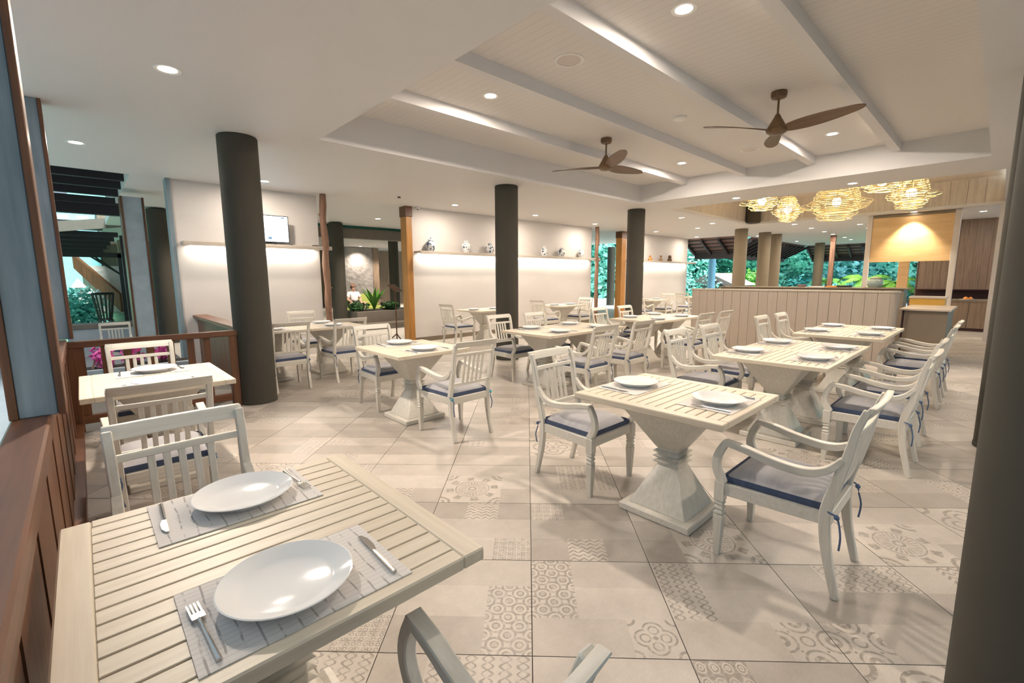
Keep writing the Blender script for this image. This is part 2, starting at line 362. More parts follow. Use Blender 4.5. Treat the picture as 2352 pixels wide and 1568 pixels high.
for n, (_, _, i, j) in enumerate(cells):
    h = (i * 73856093 ^ j * 19349663) & 0xffff
    d = KNOWN.get((i, j), h % len(DES)); tn = (h >> 5) % 4
    o = TO + TI * i * TS + TJ * j * TS
    if n < 300:
        if (d, tn) not in cache:
            A = ([], [], [], []); tile_geo(d, tn, *A); cache[(d, tn)] = tile_mesh('tile', *A)
        t = link('tile', cache[(d, tn)], fl); t.location = o; t.rotation_euler = (0, 0, -TH)
    else:
        tile_geo(d, tn, *rest, ox=o, e1=TI, e2=TJ)
tag(link('far_tiles', tile_mesh('far_tiles', *rest), fl), kind='stuff')

# ---- ceiling with two recesses
cb = MB()
def slab(x0, x1, y0, y1): cb.box(x0, x1, y0, y1, CH, CH + .5)
C1 = (2.13, 8.90, .24, 5.43); C2 = (10.15, 15.0, .10, 5.42)
slab(-.4, 2.13, -6., 9.06); slab(2.13, 8.9, -6., .24); slab(2.13, 8.9, 5.43, 9.06); slab(8.9, 10.15, -6., 9.06)  # reach beyond the right-hand columns is unseen, added to cut sky light
slab(10.15, 15., -6., .10); slab(10.15, 15., 5.42, 9.06); slab(15., 18.55, -6., 9.06); slab(18.55, 27.3, -1.2, 6.95)
cb.box(2.1, 8.95, .2, 5.46, 3.37, 3.44, 1)
ce = struct(cb.build('ceiling', ['ceiling_paint', 'beadboard']))
struct(MB().box(10.1, 15.1, .05, 5.5, 3.62, 3.7).build('ceiling_bar', 'clad_wood'))
lc = struct(MB().box(.72, 18.5, 9.06, 26., CH + .03, CH + .2).build('ceiling_lobby', 'ceiling_paint'))
for n, y in enumerate((1.23, 2.30, 3.37, 4.46)):
    struct(MB().box(2.13, 8.9, y - .055, y + .055, 3.25, 3.37).build('trim_%d' % (n + 1), 'ceiling_paint'))
# timber lining of the bar recess: boards one by one on the two faces in view
lin = struct(MB().box(10.15, 15.0, 5.40, 5.42, 3.0, 3.62).build('wall_recess_left', 'clad_wood'))
for k in range(16): MB().box(10.17 + k * .302, 10.17 + k * .302 + .296, 5.385, 5.40, 3.06, 3.62).build('board', 'clad_wood', lin)
lin2 = struct(MB().box(14.98, 15.0, .10, 5.42, 3.0, 3.62).build('wall_recess_far', 'clad_wood'))
for k in range(18): MB().box(14.965, 14.98, .12 + k * .294, .12 + k * .294 + .288, 3.06, 3.62).build('board', 'clad_wood', lin2)
struct(MB().box(14.93, 14.965, .10, 5.40, 3.0, 3.06).build('trim_5', 'ceiling_paint')); struct(MB().box(10.15, 14.93, 5.345, 5.385, 3.0, 3.06).build('trim_6', 'ceiling_paint'))

# ---- shelf walls
for n, (a, b) in enumerate(((1.18, 3.42), (5.47, 11.97), (13.92, 18.52))):
    struct(MB().box(a, b, 9.02, 9.20, -.006, CH).build(('wall_left', 'wall_back', 'wall_far')[n], 'wall_plaster'))
    if n: struct(MB().box(a, b, 9.0, 9.02, 0, .10).build(('', 'baseboard_back', 'baseboard_far')[n], 'service_grey'))
struct(MB().box(1.12, 1.18, 8.98, 9.22, -.2, CH).build('trim_7', 'weathered_wood'))

# ---- round columns
def column(x, y, label, z0=0., z1=CH, r=.2, mat='column_paint'):
    t = thing('column', (x, y, z0), 0, label, 'column', 'round dark columns')
    MB().lathe([(r, 0), (r, z1 - z0 - .012), (r - .008, z1 - z0 - .004), (r - .008, z1 - z0)], 48).build('shaft', mat, t)
    MB().lathe([(r + .004, 0), (r + .004, .03), (r, .035)], 48).build('base_ring', mat, t)
column(1.43, 5.95, 'thick dark round column at the end of the slatted wooden railing')
column(5.50, 5.97, 'dark round column in the middle of the room, left of the ceiling fans')
column(9.62, 5.97, 'dark round column beside the orange timber post, left of the bar panel')
column(5.50, -.17, 'dark round column on the right, just behind the nearest right-hand column')
column(1.43, -.20, 'very close dark round column cut by the right edge of the picture')
column(16.1, 6.02, 'round column lit warm brown, rising behind the left end of the bar', mat='column_warm_lit')
column(18.0, 5.92, 'round column lit warm brown, front one of the overlapping pair behind the bar', mat='column_warm_lit')
column(19.1, 5.90, 'round column lit warm brown, rear one of the overlapping pair behind the bar', mat='column_warm_lit')
column(25.65, 6.0, 'slender looking column lit warm brown, farthest behind the bar, left of thin timber post', mat='column_warm_lit')
column(1.42, 13.1, 'dark brown round column outside, just left of the shelf wall end')
column(5.46, 13.1, 'dark round column in the lobby right behind the bark-covered log post')
column(9.68, 17.5, 'near-black round column deep in the lobby beside the orange timber post')
column(20.3, 14.0, 'dark round column outdoors seen through the narrow gap in the back wall')
tag(MB().lathe([(.2, 0), (.2, .58)], 32, (14.72, 5.2, 3.02)).build('column_stub', 'column_paint'), 'dark column top showing inside the wood-lined ceiling recess', 'column')

# ---- timber posts in the gaps of the back wall
def log_post(x, y, h, r, label):
    t = thing('log_post', (x, y, 0), 0, label, 'post', 'bark-brown log posts')
    n = 15; P = []; Rr = []
    for k in range(n):
        P.append((.009 * math.sin(k * 1.7 + x), .009 * math.cos(k * 1.3 + x), h * k / (n - 1))); Rr.append(r * (1 + .10 * math.sin(k * 2.3 + x)))
    MB().tube(P, Rr, 14).build('trunk', 'bark_wood', t, ang=60)
    for k in range(6):
        z = h * (.12 + .15 * k); a = -2.4 + k * 1.1; d = Vector((math.cos(a), math.sin(a), .2)); p = Vector((0, 0, z))
        MB().tube([p + d * r * .6, p + d * (r * 1.25), p + d * (r * 1.42)], [.032, .024, .010], 8).build('knot', 'bark_wood', t)
log_post(3.44, 8.78, CH, .060, 'knotty reddish log post standing at the right end of the television wall')
log_post(11.9, 8.75, CH, .060, 'thin reddish log post at the right end of the long shelf wall')
def timber(x0, x1, y0, y1, label, mat='honey_wood'):
    t = thing('timber_post', ((x0 + x1) / 2, (y0 + y1) / 2, 0), 0, label, 'post'); a, b = (x1 - x0) / 2, (y1 - y0) / 2
    MB().box(-a, a, -b, b, 0, CH - .22).build('shaft', mat, t, .008); MB().box(-a - .012, a + .012, -b - .012, b + .012, CH - .22, CH).build('capital', 'brown_wood', t, .006)
timber(5.30, 5.45, 8.98, 9.22, 'square orange-brown timber post left of the long jar shelf wall')
timber(13.62, 13.90, 8.98, 9.22, 'square orange timber post just left of the dark column by the far shelf')
timber(21.35, 21.5, 4.5, 4.66, 'thin reddish timber post standing behind the bar counter', 'bark_wood')

# ---- low wall, posts and railing on the left
pw = thing('low_wall', (0, 0, 0), 0, 'low brown board wall with a wide cap along the left edge of the room', 'wall')
MB().box(-.25, -.135, -1.0, 5.85, .845, .90).build('cap', 'brown_wood_y', pw, .008)
for k in range(26): MB().box(-.22, -.150 - .004 * (k % 2), -.8 + k * .256, -.8 + k * .256 + .25, .09, .845).build('board', 'brown_wood', pw)
MB().box(-.24, -.10, -1.0, 5.85, -.006, .09).build('plinth', 'brown_wood_y', pw); MB().box(-.235, -.14, -1., 5.85, .80, .845).build('ledge', 'brown_wood_y', pw)
def frame_post(y, label):
    t = thing('wall_post', (-.17, y, .90), 0, label, 'post')
    MB().box(-.055, .058, -.07, .09, 0, CH - .90).build('shaft', 'weathered_wood', t, .004)
    for a, b in ((-.08, -.055), (.058, .082)): MB().box(a, b, -.085, .105, 0, CH - .90).build('edge_strip', 'brown_wood', t, .003)
frame_post(2.66, 'pale blue-grey weathered post on the low wall at the far left edge'); frame_post(5.93, 'dark blue-grey post with brown edges where low wall meets the slatted railing')
rl = thing('railing', (0, 5.92, 0), 0, 'brown wooden railing with wide slats behind the table by the left column', 'railing')
MB().box(-.15, 1.25, -.05, .05, .81, .87).build('top_rail', 'brown_wood_x', rl, .006); MB().box(-.1, 1.22, -.03, .03, .07, .15).build('bottom_rail', 'brown_wood_x', rl, .004)
for x in (-.06, .12, .285, .465, .635, .81, .955): MB().box(x - .032, x + .032, -.018, .018, .15, .81).build('slat', 'brown_wood', rl, .003)
for x in (-.13, 1.20): MB().box(x - .04, x + .04, -.045, .045, 0, .81).build('rail_post', 'brown_wood', rl, .004)
rs = thing('board_railing', (1.40, 6.15, 0), 0, 'solid brown board railing running back to the shelf wall behind the left column', 'railing')
MB().box(-.10, .10, 0, 2.85, .82, .87).build('top_rail', 'brown_wood_y', rs, .006)
for k in range(14): MB().box(-.04, .035 + .004 * (k % 2), .01 + k * .203, .01 + k * .203 + .197, .02, .82).build('board', 'brown_wood', rs)

# ---- shelves with hidden light strip
def shelf(x0, x1, label, xs0=None, xs1=None):
    t = thing('wall_shelf', (x0, 9.02, 1.98), 0, label, 'shelf', 'long white wall shelves'); L = x1 - x0
    MB().box(0, L, -.27, 0, .02, .065).build('board', 'shelf_paint', t, .004); MB().box(0, L, -.27, -.25, -.005, .02).build('front_lip', 'shelf_paint', t, .003)
    a = (xs0 if xs0 is not None else x0) - x0 + .05; b = (xs1 if xs1 is not None else x1) - x0 - .05
    MB().box(a, b, -.06, -.03, .008, .02).build('light_strip', 'led', t)
    d = bpy.data.lights.new('strip_lamp', 'AREA'); d.shape = 'RECTANGLE'; d.size = b - a; d.size_y = .03; d.energy = 11.0 * (b - a); d.color = (1, .92, .80)
    o = link('strip_lamp', d, t); o.location = ((a + b) / 2, -.045, .0); o.rotation_euler = (0, 0, 0)
shelf(1.24, 3.56, 'long white shelf carrying the television', 1.3, 3.35); shelf(5.50, 12.1, 'longest white shelf carrying the blue and white jars', 5.55, 11.85); shelf(13.95, 18.75, 'white shelf at the far end carrying three brown figurines', 14., 18.4)

# ---- downlights
def spot(parent, z, w=SPOT_W, size=2.3, blend=.9):
    d = bpy.data.lights.new('downlight_lamp', 'AREA'); d.shape = 'DISK'; d.size = .13; d.energy = w; d.color = WARM
    o = link('downlight_lamp', d, parent); o.location = (0, 0, z + .01); return o
def wide(parent, z, w):
    d = bpy.data.lights.new('downlight_lamp', 'SPOT'); d.energy = w; d.spot_size = math.radians(120); d.spot_blend = .9; d.shadow_soft_size = .06; d.color = WARM
    o = link('downlight_lamp', d, parent); o.location = (0, 0, z); o.rotation_euler = (math.radians(-28), 0, 0)
dl0 = None
def downlight(x, y, z, label, w=SPOT_W):
    global dl0
    if dl0 is None:
        dl0 = thing('downlight', (x, y, z), 0, label, 'ceiling light', 'recessed round downlights')
        MB().lathe([(.062, -.002), (.085, -.006), (.09, -.003), (.09, .004), (.062, .004)], 32, caps=False).build('trim_ring', 'lamp_trim', dl0)
        MB().lathe([(.0005, -.001), (.062, -.001), (.062, .003), (.0005, .003)], 32, caps=False).build('lens', 'bulb', dl0)
        t = dl0
    else:
        t = link('downlight', None); t.location = (x, y, z); tag(t, label, 'ceiling light', 'recessed round downlights')
        for c in dl0.children:
            if c.type == 'MESH': q = c.copy(); COL.objects.link(q); q.parent = t
    if w > 80: wide(t, -.03, w * 4.6)
    elif w: spot(t, -.03, w)
for (x, y, lb, w) in ((.64, 4.43, 'large bright downlight in the flat white ceiling, upper left of picture', 1.74), (.13, 7.40, 'small downlight seen edge-on at the far left ceiling', .8), (2.33, 8.26, 'downlight just right of the thick left column near the shelf wall', .6),
        (6.05, 8.20, 'downlight above the left jars between timber post and middle column', .6), (8.52, 8.18, 'downlight right of the middle column above the jar shelf', .6), (11.2, 8.32, 'downlight above the thin log post at the jar shelf end', .55),
        (14.7, 8.33, 'downlight above the figurine shelf right of the far dark column', .55), (11.8, 5.96, 'first downlight right of the far dark column', .7), (13.73, 5.97, 'second downlight right of the far dark column', .7), (9.73, 3.78, 'downlight on the ceiling strip left above the wicker lamps', .8),
        (3.4, -1.5, 'downlight of the strip right of the nearest right-hand column', .9), (7.7, -1.5, 'downlight of the strip beyond the right-hand columns', .8),
        (9.72, 1.88, 'downlight on the ceiling strip above the largest wicker lamp', .8), (14.7, 6.86, 'small downlight near the end of the far shelf wall', .6), (17.83, 8.34, 'small bright downlight at the corner of the far shelf wall', .5), (19.3, 6.6, 'small downlight between the brown columns behind the bar', .9),
        (15.88, 4.42, 'tiny downlight, nearest of the row left of the thin timber post', .8), (17.59, 4.40, 'tiny downlight, second of the row left of the thin timber post', 1.), (19.3, 4.42, 'tiny downlight, third of the row left of the thin timber post', 1.), (20.75, 4.47, 'tiny downlight right above the thin timber post', .9),
        (22.74, 4.49, 'tiny downlight just beyond the thin timber post', .9), (24.29, 4.57, 'tiny downlight, last of the row beyond the thin timber post', .9), (23.5, 6.4, 'tiny downlight left of the farthest brown column', .8), (17.43, 3.09, 'bright downlight left of the lit wooden hood panel', .5),
        (19.06, 3.13, 'bright downlight farther back beside the wooden hood panel', .4), (15.25, 3.0, 'tiny downlight at the far rim of the lamp recess', 0), (16.29, .45, 'downlight in front of the tall wooden cabinet wall', .6), (15.12, 1.62, 'downlight shining down the wooden hood panel', 0)):
    downlight(x, y, CH, lb, SPOT_W * w)
for (x, y, lb) in ((3.40, 1.77, 'largest downlight at the top, between beams of the recessed ceiling'), (3.40, 3.93, 'downlight at the left end of the recessed beamed ceiling'), (7.70, 3.93, 'downlight right of the smaller ceiling fan'), (7.70, 1.77, 'downlight right of the nearer ceiling fan')):
    downlight(x, y, 3.37, lb, SPOT_W * 1.12)

# ================================================================== FURNITURE
def make_table():
    """0.82 x 0.90 slatted top on a waisted square pedestal; slats run along x"""
    t = thing('dining_table', (0, 0, 0)); a, b, zt, th = .41, .45, .74, .036
    for s in (-1, 1):
        x0, x1 = sorted((s * a, s * (a - .066))); MB().box(x0, x1, -b, b, zt - th, zt).build('end_board', 'top_wood_y', t, .004)
        y0, y1 = sorted((s * b, s * (b - .05))); MB().box(-a + .066, a - .066, y0, y1, zt - th, zt).build('edge_board', 'top_wood', t, .004)
    n = 14; w = (2 * b - .10) / n; me = MB().box(-a + .066, a - .066, -w / 2 + .003, w / 2 - .003, zt - .024, zt - .0008).mesh('slat', 'top_wood', .0015)
    for k in range(n): link('slat', me, t).location = (0, -b + .05 + w * (k + .5), 0)
    MB().box(-a + .03, a - .03, -b + .03, b - .03, zt - th - .002, zt - .026).build('gap_shade_panel', 'soil', t)  # near-black sheet in the soil colour paints the shade between the slats
    p = MB(); p.frus(0, 0, .07, .40, .255, zt - th - .002, 0, .07, .255); p.frus(0, 0, .185, .045, .07, .295, 0, .185, .07); p.frus(0, 0, .066, .29, .066, .405)
    p.build('pedestal', 'white_wood_z', t, .004)
    r = MB()
    for z in (.305, .337, .369): r.frus(0, 0, .070, z, .088, z + .012); r.frus(0, 0, .088, z + .012, .070, z + .024)
    r.build('neck_rings', 'white_wood_x', t)
    MB().box(-.23, .23, -.23, .23, 0, .045).build('base_plate', 'white_wood_x', t, .006)
    return t
def make_chair():
    """arm chair facing +y"""
    c = thing('dining_chair', (0, 0, 0))
    post = cr([(-.262, 0), (-.222, .17), (-.203, .29), (-.200, .41), (-.232, .55), (-.262, .68), (-.283, .80), (-.312, .885)], 3); n = len(post)
    th = [.030 + .016 * math.sin(PI * min(1, k / (n - 1) * 1.15)) for k in range(n)]
    front = cr([(.238, .395), (.278, .47), (.272, .54), (.236, .612)], 4)
    arm = cr([(.248, .614), (.15, .600), (.06, .578), (-.05, .562), (-.13, .566), (-.195, .596), (-.246, .655)], 4)
    for s in (-1, 1):
        MB().ribbon(post, th, [s * (.205 + .012 * k / (n - 1)) for k in range(n)], .0165).build('rear_leg', 'white_wood_z', c, .004)
        fl_ = MB(); x = s * .236
        fl_.frus(x, .252, .014, 0, .0235, .215); fl_.frus(x, .252, .0235, .215, .0235, .222)
        for z in (.226, .252, .278): fl_.frus(x, .252, .0165, z - .004, .024, z + .008); fl_.frus(x, .252, .024, z + .008, .0165, z + .022)
        fl_.box(x - .0245, x + .0245, .2275, .2765, .300, .402); fl_.build('front_leg', 'white_wood_z', c, .002)
        MB().ribbon(front, [.044 - .010 * k / (len(front) - 1) for k in range(len(front))], x, .018).build('arm_support', 'white_wood_z', c, .004)
        m = len(arm); MB().ribbon(arm, [.026 + .012 * math.sin(PI * k / (m - 1)) for k in range(m)], [s * (.238 - .024 * k / (m - 1)) for k in range(m)], [.0235 - .006 * k / (m - 1) for k in range(m)]).build('armrest', 'white_wood_y', c, .0035)
    f = MB(); f.box(-.212, .212, .232, .262, .335, .398); f.box(-.19, .19, -.222, -.196, .335, .398)
    for s in (-1, 1): f.add([(s * .250, .23, .335), (s * .222, .23, .335), (s * .193, -.20, .335), (s * .218, -.20, .335), (s * .250, .23, .398), (s * .222, .23, .398), (s * .193, -.20, .398), (s * .218, -.20, .398)], [(0, 3, 2, 1), (4, 5, 6, 7), (0, 1, 5, 4), (1, 2, 6, 5), (2, 3, 7, 6), (3, 0, 4, 7)])
    f.build('seat_frame', 'white_wood_x', c, .003); MB().add([(-.22, .24, .385), (.22, .24, .385), (.195, -.21, .385), (-.195, -.21, .385), (-.22, .24, .397), (.22, .24, .397), (.195, -.21, .397), (-.195, -.21, .397)], [(0, 3, 2, 1), (4, 5, 6, 7), (0, 1, 5, 4), (1, 2, 6, 5), (2, 3, 7, 6), (3, 0, 4, 7)]).build('seat_board', 'white_wood_y', c)
    def bow(z0, z1, y, t_, w, d, name, tilt=.0):
        m = MB(); N = 9; vs = []
        for k in range(N):
            x = -w + 2 * w * k / (N - 1); q = d * (1 - (x / w) ** 2)
            for (yy, zz) in ((y - t_ / 2 - q, z0), (y + t_ / 2 - q, z0), (y + t_ / 2 - q - tilt, z1), (y - t_ / 2 - q - tilt, z1)): vs.append((x, yy, zz))
        m.add(vs, [(i * 4 + k, i * 4 + (k + 1) % 4, i * 4 + 4 + (k + 1) % 4, i * 4 + 4 + k) for i in range(N - 1) for k in range(4)] + [(3, 2, 1, 0), tuple((N - 1) * 4 + k for k in range(4))])
        m.build(name, 'white_wood_x', c, .003)
    bow(.850, .902, -.303, .026, .229, .012, 'crest_rail', .026); bow(.770, .796, -.279, .020, .202, .010, 'upper_rail', .008); bow(.500, .528, -.222, .020, .198, .006, 'lower_rail', .005)
    sl = MB().ribbon([(-.236, .524), (-.262, .65), (-.288, .775)], .011, 0, .0125).mesh('slat', 'white_wood_z', .002)
    for k in range(5): link('slat', sl, c).location = ((k - 2) * .049, 0, 0)
    # seat cushion: pillow grid with a navy border and piping
    cu = MB(); N = 10; M = 10; tx = []
    def prof(i, j, top):
        u = -1 + 2 * i / N; v = -1 + 2 * j / M; w = .208 + .018 * (v + 1) / 2; k = (1 - abs(u) ** 5) * (1 - abs(v) ** 5)
        rx = math.copysign(abs(u), u) * w * (1 - .02 * abs(v) ** 6); return (rx, .022 + .222 * v, (.4185 + (.050 * k ** .5 + .002 * math.sin(u * 9 + v * 7) * k if top else -.0205 * min(1, k * 3))))
    vs = [prof(i, j, True) for j in range(M + 1) for i in range(N + 1)]; q = (N + 1) * (M + 1); vs += [prof(i, j, False) for j in range(M + 1) for i in range(N + 1)]
    fs = []
    for j in range(M):
        for i in range(N):
            a = j * (N + 1) + i; fs.append((a, a + 1, a + N + 2, a + N + 1)); fs.append((q + a, q + a + N + 1, q + a + N + 2, q + a + 1))
    cu.add(vs, fs); cu.mi = [1 if ((k // 2) % N in (0, N - 1) or (k // 2) // N in (M - 1,)) and k % 2 == 0 and False else (0 if k % 2 == 0 else 1) for k in range(len(fs))]
    cush = cu.build('cushion', ['cushion_grey', 'cushion_navy'], c, ang=60)
    rim = [prof(i, 0, True) for i in range(N)] + [prof(N, j, True) for j in range(M)] + [prof(N - i, M, True) for i in range(N)] + [prof(0, M - j, True) for j in range(M)]
    bd = MB(); L = len(rim); vv = []
    for (x, y, z) in rim: vv += [(x * 1.012, (y - .022) * 1.012 + .022, z + .014), (x * 1.025, (y - .022) * 1.02 + .022, z - .006), (x * 1.005, (y - .022) * 1.005 + .022, z - .0205)]
    bd.add(vv, [(k * 3 + r, ((k + 1) % L) * 3 + r, ((k + 1) % L) * 3 + r + 1, k * 3 + r + 1) for k in range(L) for r in (0, 1)]); bd.build('border', 'cushion_navy', cush, ang=60)
    for s in (-1, 1):
        x = s * .214; p = cr([(x * .93, -.19, .415), (x * 1.06, -.212, .405), (x * 1.04, -.238, .395), (x * .98, -.250, .36), (x * 1.03, -.262, .30), (x * .97, -.258, .235)], 3)
        MB().tube(p, .0042, 6).build('tie', 'cord', c); 
        MB().lathe([(.001, -.012), (.010, -.006), (.012, .002), (.006, .012), (.001, .014)], 8, (x * 1.03, -.242, .388)).build('bow_knot', 'cord', c)
    return c
TABLE = make_table(); CHAIR = make_chair()
def retie(ch, mat):
    c = [x for x in ch.children if x.name.startswith(('tie', 'bow_knot'))][:2]
    for x in c: x.data = x.data.copy(); x.data.materials[0] = MATS[mat]
first = {'t': True, 'c': True}
def place_table(x, y, label, group, rot=False):
    o = TABLE if first['t'] else dup(TABLE); first['t'] = False
    o.location = (x, y, 0); o.rotation_euler = (0, 0, PI / 2 if rot else 0); tag(o, label, 'table', group); return o
def place_chair(x, y, deg, label, group='whitewashed armchairs with grey cushions'):
    o = CHAIR if first['c'] else dup(CHAIR); first['c'] = False
    o.location = (x, y, 0); o.rotation_euler = (0, 0, math.radians(deg)); tag(o, label, 'chair', group); return o
TG = 'slatted whitewashed dining tables'
TABS = {
 'T0': (.30, 1.315, 'the nearest table'), 'T1': (.34, 4.13, 'the table by the slatted railing'), 'T2': (2.44, 4.10, 'lone table right of the thick left column'), 'T3': (2.575, 1.29, 'the lone table in the centre foreground'),
 'T4': (4.52, 1.285, 'the nearer table of the right-hand pair'), 'T5': (5.345, 1.285, 'the farther table of the right-hand pair'), 'T6': (6.86, 1.28, 'nearer table of the pair at the bar'), 'T7': (7.685, 1.28, 'farther table of the pair at the bar'),
 'T8': (4.50, 4.12, 'the left table of the middle pair'), 'T9': (5.325, 4.12, 'the right table of the middle pair'), 'T10': (7.0, 4.12, 'the left table of the rear middle pair'), 'T11': (7.825, 4.12, 'the right table of the rear middle pair'),
 'T12': (1.92, 7.10, 'the left table under the television'), 'T13': (2.745, 7.10, 'the right table under the television'), 'T14': (6.60, 7.93, 'small wall table under the left jars'), 'T15': (9.12, 7.78, 'small wall table under the right jars'), 'T16': (13.25, 7.6, 'the distant table under the figurine shelf'), 'T17': (16.2, 7.6, 'the farthest table by the open garden side')}
for k, (x, y, d) in TABS.items():
    place_table(x, y, 'slatted whitewashed pedestal table, ' + d, TG, k in ('T14', 'T15', 'T16', 'T17'))
F, N_ = 180, 0
for (x, y, deg, lb) in (
    (.245, 1.905, F + 2, 'armchair facing us at the far side of the nearest table'), (.285, .675, N_, 'armchair at the bottom edge, only arm and backrest corner showing'),
    (.272, 3.36, N_, 'armchair with its back to us at the table by the slatted railing'), (.335, 4.80, F, 'armchair directly in front of the slatted railing'),
    (2.475, 4.75, F, 'armchair facing us at the lone table right of the thick left column'), (2.49, 3.42, N_, 'armchair with turquoise tie, back to us, left of centre'),
    (2.57, 1.985, F, 'armchair left of the lone centre foreground table'), (2.545, .635, N_, 'largest armchair, in right foreground at the centre table'),
    (4.50, 1.96, F, 'armchair with long visible arm behind the centre foreground table'), (5.24, 1.93, F, 'second armchair behind the right-hand pair of tables'), (4.42, .58, N_, 'second armchair from the front along the right aisle'), (5.27, .60, N_, 'third armchair from the front along the right aisle'),
    (6.90, 1.93, F, 'left one of two armchairs facing us before the bar panel'), (7.63, 1.90, F, 'right one of two armchairs facing us before the bar panel'), (6.9, .60, N_, 'fourth armchair from the front along the right aisle'), (7.65, .60, N_, 'farthest armchair along the right aisle'),
    (4.50, 4.76, F, 'armchair in front of the middle dark column'), (5.20, 4.70, F, 'armchair right of the middle dark column, behind the middle pair'), (4.36, 3.36, N_, 'armchair with its back to us at the left table of the middle pair'), (5.18, 3.36, N_, 'armchair with its back to us at the right table of the middle pair'),
    (6.85, 4.66, F, 'armchair beside the thin log post behind the rear middle pair'), (7.69, 4.66, F, 'armchair in front of the orange timber post'), (6.89, 3.32, N_, 'left one of two armchairs backing onto the bar panel end'), (7.57, 3.30, N_, 'right one of two armchairs backing onto the bar panel end'),
    (1.90, 6.40, N_, 'armchair with its back to us right beside the thick left column'), (2.70, 6.45, N_, 'armchair with its back to us under the log post'), (2.70, 7.80, F, 'armchair against the wall beneath the television shelf'), (1.92, 7.80, F, 'armchair against the wall, half hidden by the thick left column'),
    (5.90, 7.98, -90, 'armchair facing right at the small wall table under the left jars'), (8.45, 7.75, -90, 'armchair facing right at the small wall table under the right jars'), (9.78, 7.75, 90, 'armchair facing left at the small wall table under the right jars'),
    (12.58, 7.5, -90, 'armchair half hidden by the far dark column at the figurine table'), (13.95, 7.55, 90, 'armchair facing left at the distant figurine table'), (15.45, 7.5, -90, 'armchair facing right at the farthest table')):
    q = place_chair(x, y, deg, 'whitewashed ' + lb)
    if 'turquoise' in lb: retie(q, 'cord_teal')
# ---- table settings
pl = MB().lathe([(.0005, .004), (.075, .004), (.080, .0), (.092, .0), (.100, .010), (.140, .028), (.142, .031), (.139, .032), (.101, .0145), (.090, .009), (.0005, .009)], 48, caps=False).mesh('plate', 'porcelain', ang=40)
pm = MB().box(-.215, .215, -.148, .148, 0, .0022).mesh('placemat', 'placemat')
def fork_parts(t):
    MB().tube([(0, -.10, .003), (0, -.05, .004), (0, .02, .006), (0, .045, .007)], [.0055, .0045, .0028, .0038], 8).build('handle', 'steel', t)
    h = MB(); h.box(-.012, .012, .045, .065, .006, .0085)
    for k in range(4): h.box(-.012 + k * .0068, -.012 + k * .0068 + .0030, .065, .104, .006, .0082)
    h.build('tines', 'steel', t)
def knife_parts(t):
    MB().tube([(0, -.10, .004), (0, -.02, .005), (0, .015, .0045)], [.006, .0055, .004], 8).build('handle', 'steel', t)
    MB().poly([(-.004, .012), (.008, .02), (.013, .045), (.012, .08), (.004, .103), (-.004, .105)], .0035, .0052).build('blade', 'steel', t)
proto = {}
def place(kind, mesh_or_fn, x, y, z, rz, label, cat, group):
    if kind not in proto:
        if callable(mesh_or_fn):
            o = thing(kind, (x, y, z), rz); mesh_or_fn(o)
        else: o = link(kind, mesh_or_fn)
        proto[kind] = o
    else: o = dup(proto[kind])
    o.location = (x, y, z); o.rotation_euler = (0, 0, rz); return tag(o, label, cat, group)
CUT = ('T0', 'T1', 'T2', 'T3', 'T4', 'T5', 'T6', 'T7', 'T8', 'T9')
def setting(x, y, rz, where, cutlery=True):
    """(x,y) centre of the mat, rz = direction the diner looks along +y local"""
    z = .7405; c, s = math.cos(rz), math.sin(rz)
    def L(a, b): return (x + a * c - b * s, y + a * s + b * c)
    place('placemat', pm, x, y, z, rz, 'woven striped placemat, ' + where, 'placemat', 'woven placemats')
    place('plate', pl, *L(-.02, 0), z + .0024, rz + .3, 'white round dinner plate, ' + where, 'plate', 'white dinner plates')
    if cutlery:
        place('fork', fork_parts, *L(-.185, -.03), z + .0024, rz + .06, 'steel fork, ' + where, 'fork', 'steel forks')
        place('table_knife', knife_parts, *L(.185, -.025), z + .0024, rz - .03, 'steel knife, ' + where, 'knife', 'steel table knives')
for k, (x, y, d) in TABS.items():
    if k == 'T17': continue
    if k in ('T14', 'T15', 'T16'):
        setting(x - .28, y, -PI / 2, 'left setting of ' + d, False); setting(x + .28, y, PI / 2, 'right setting of ' + d, False); continue
    setting(x, y - .265, 0, 'near setting of ' + d, k in CUT); setting(x + .0, y + .285, PI, 'far setting of ' + d, k in CUT)

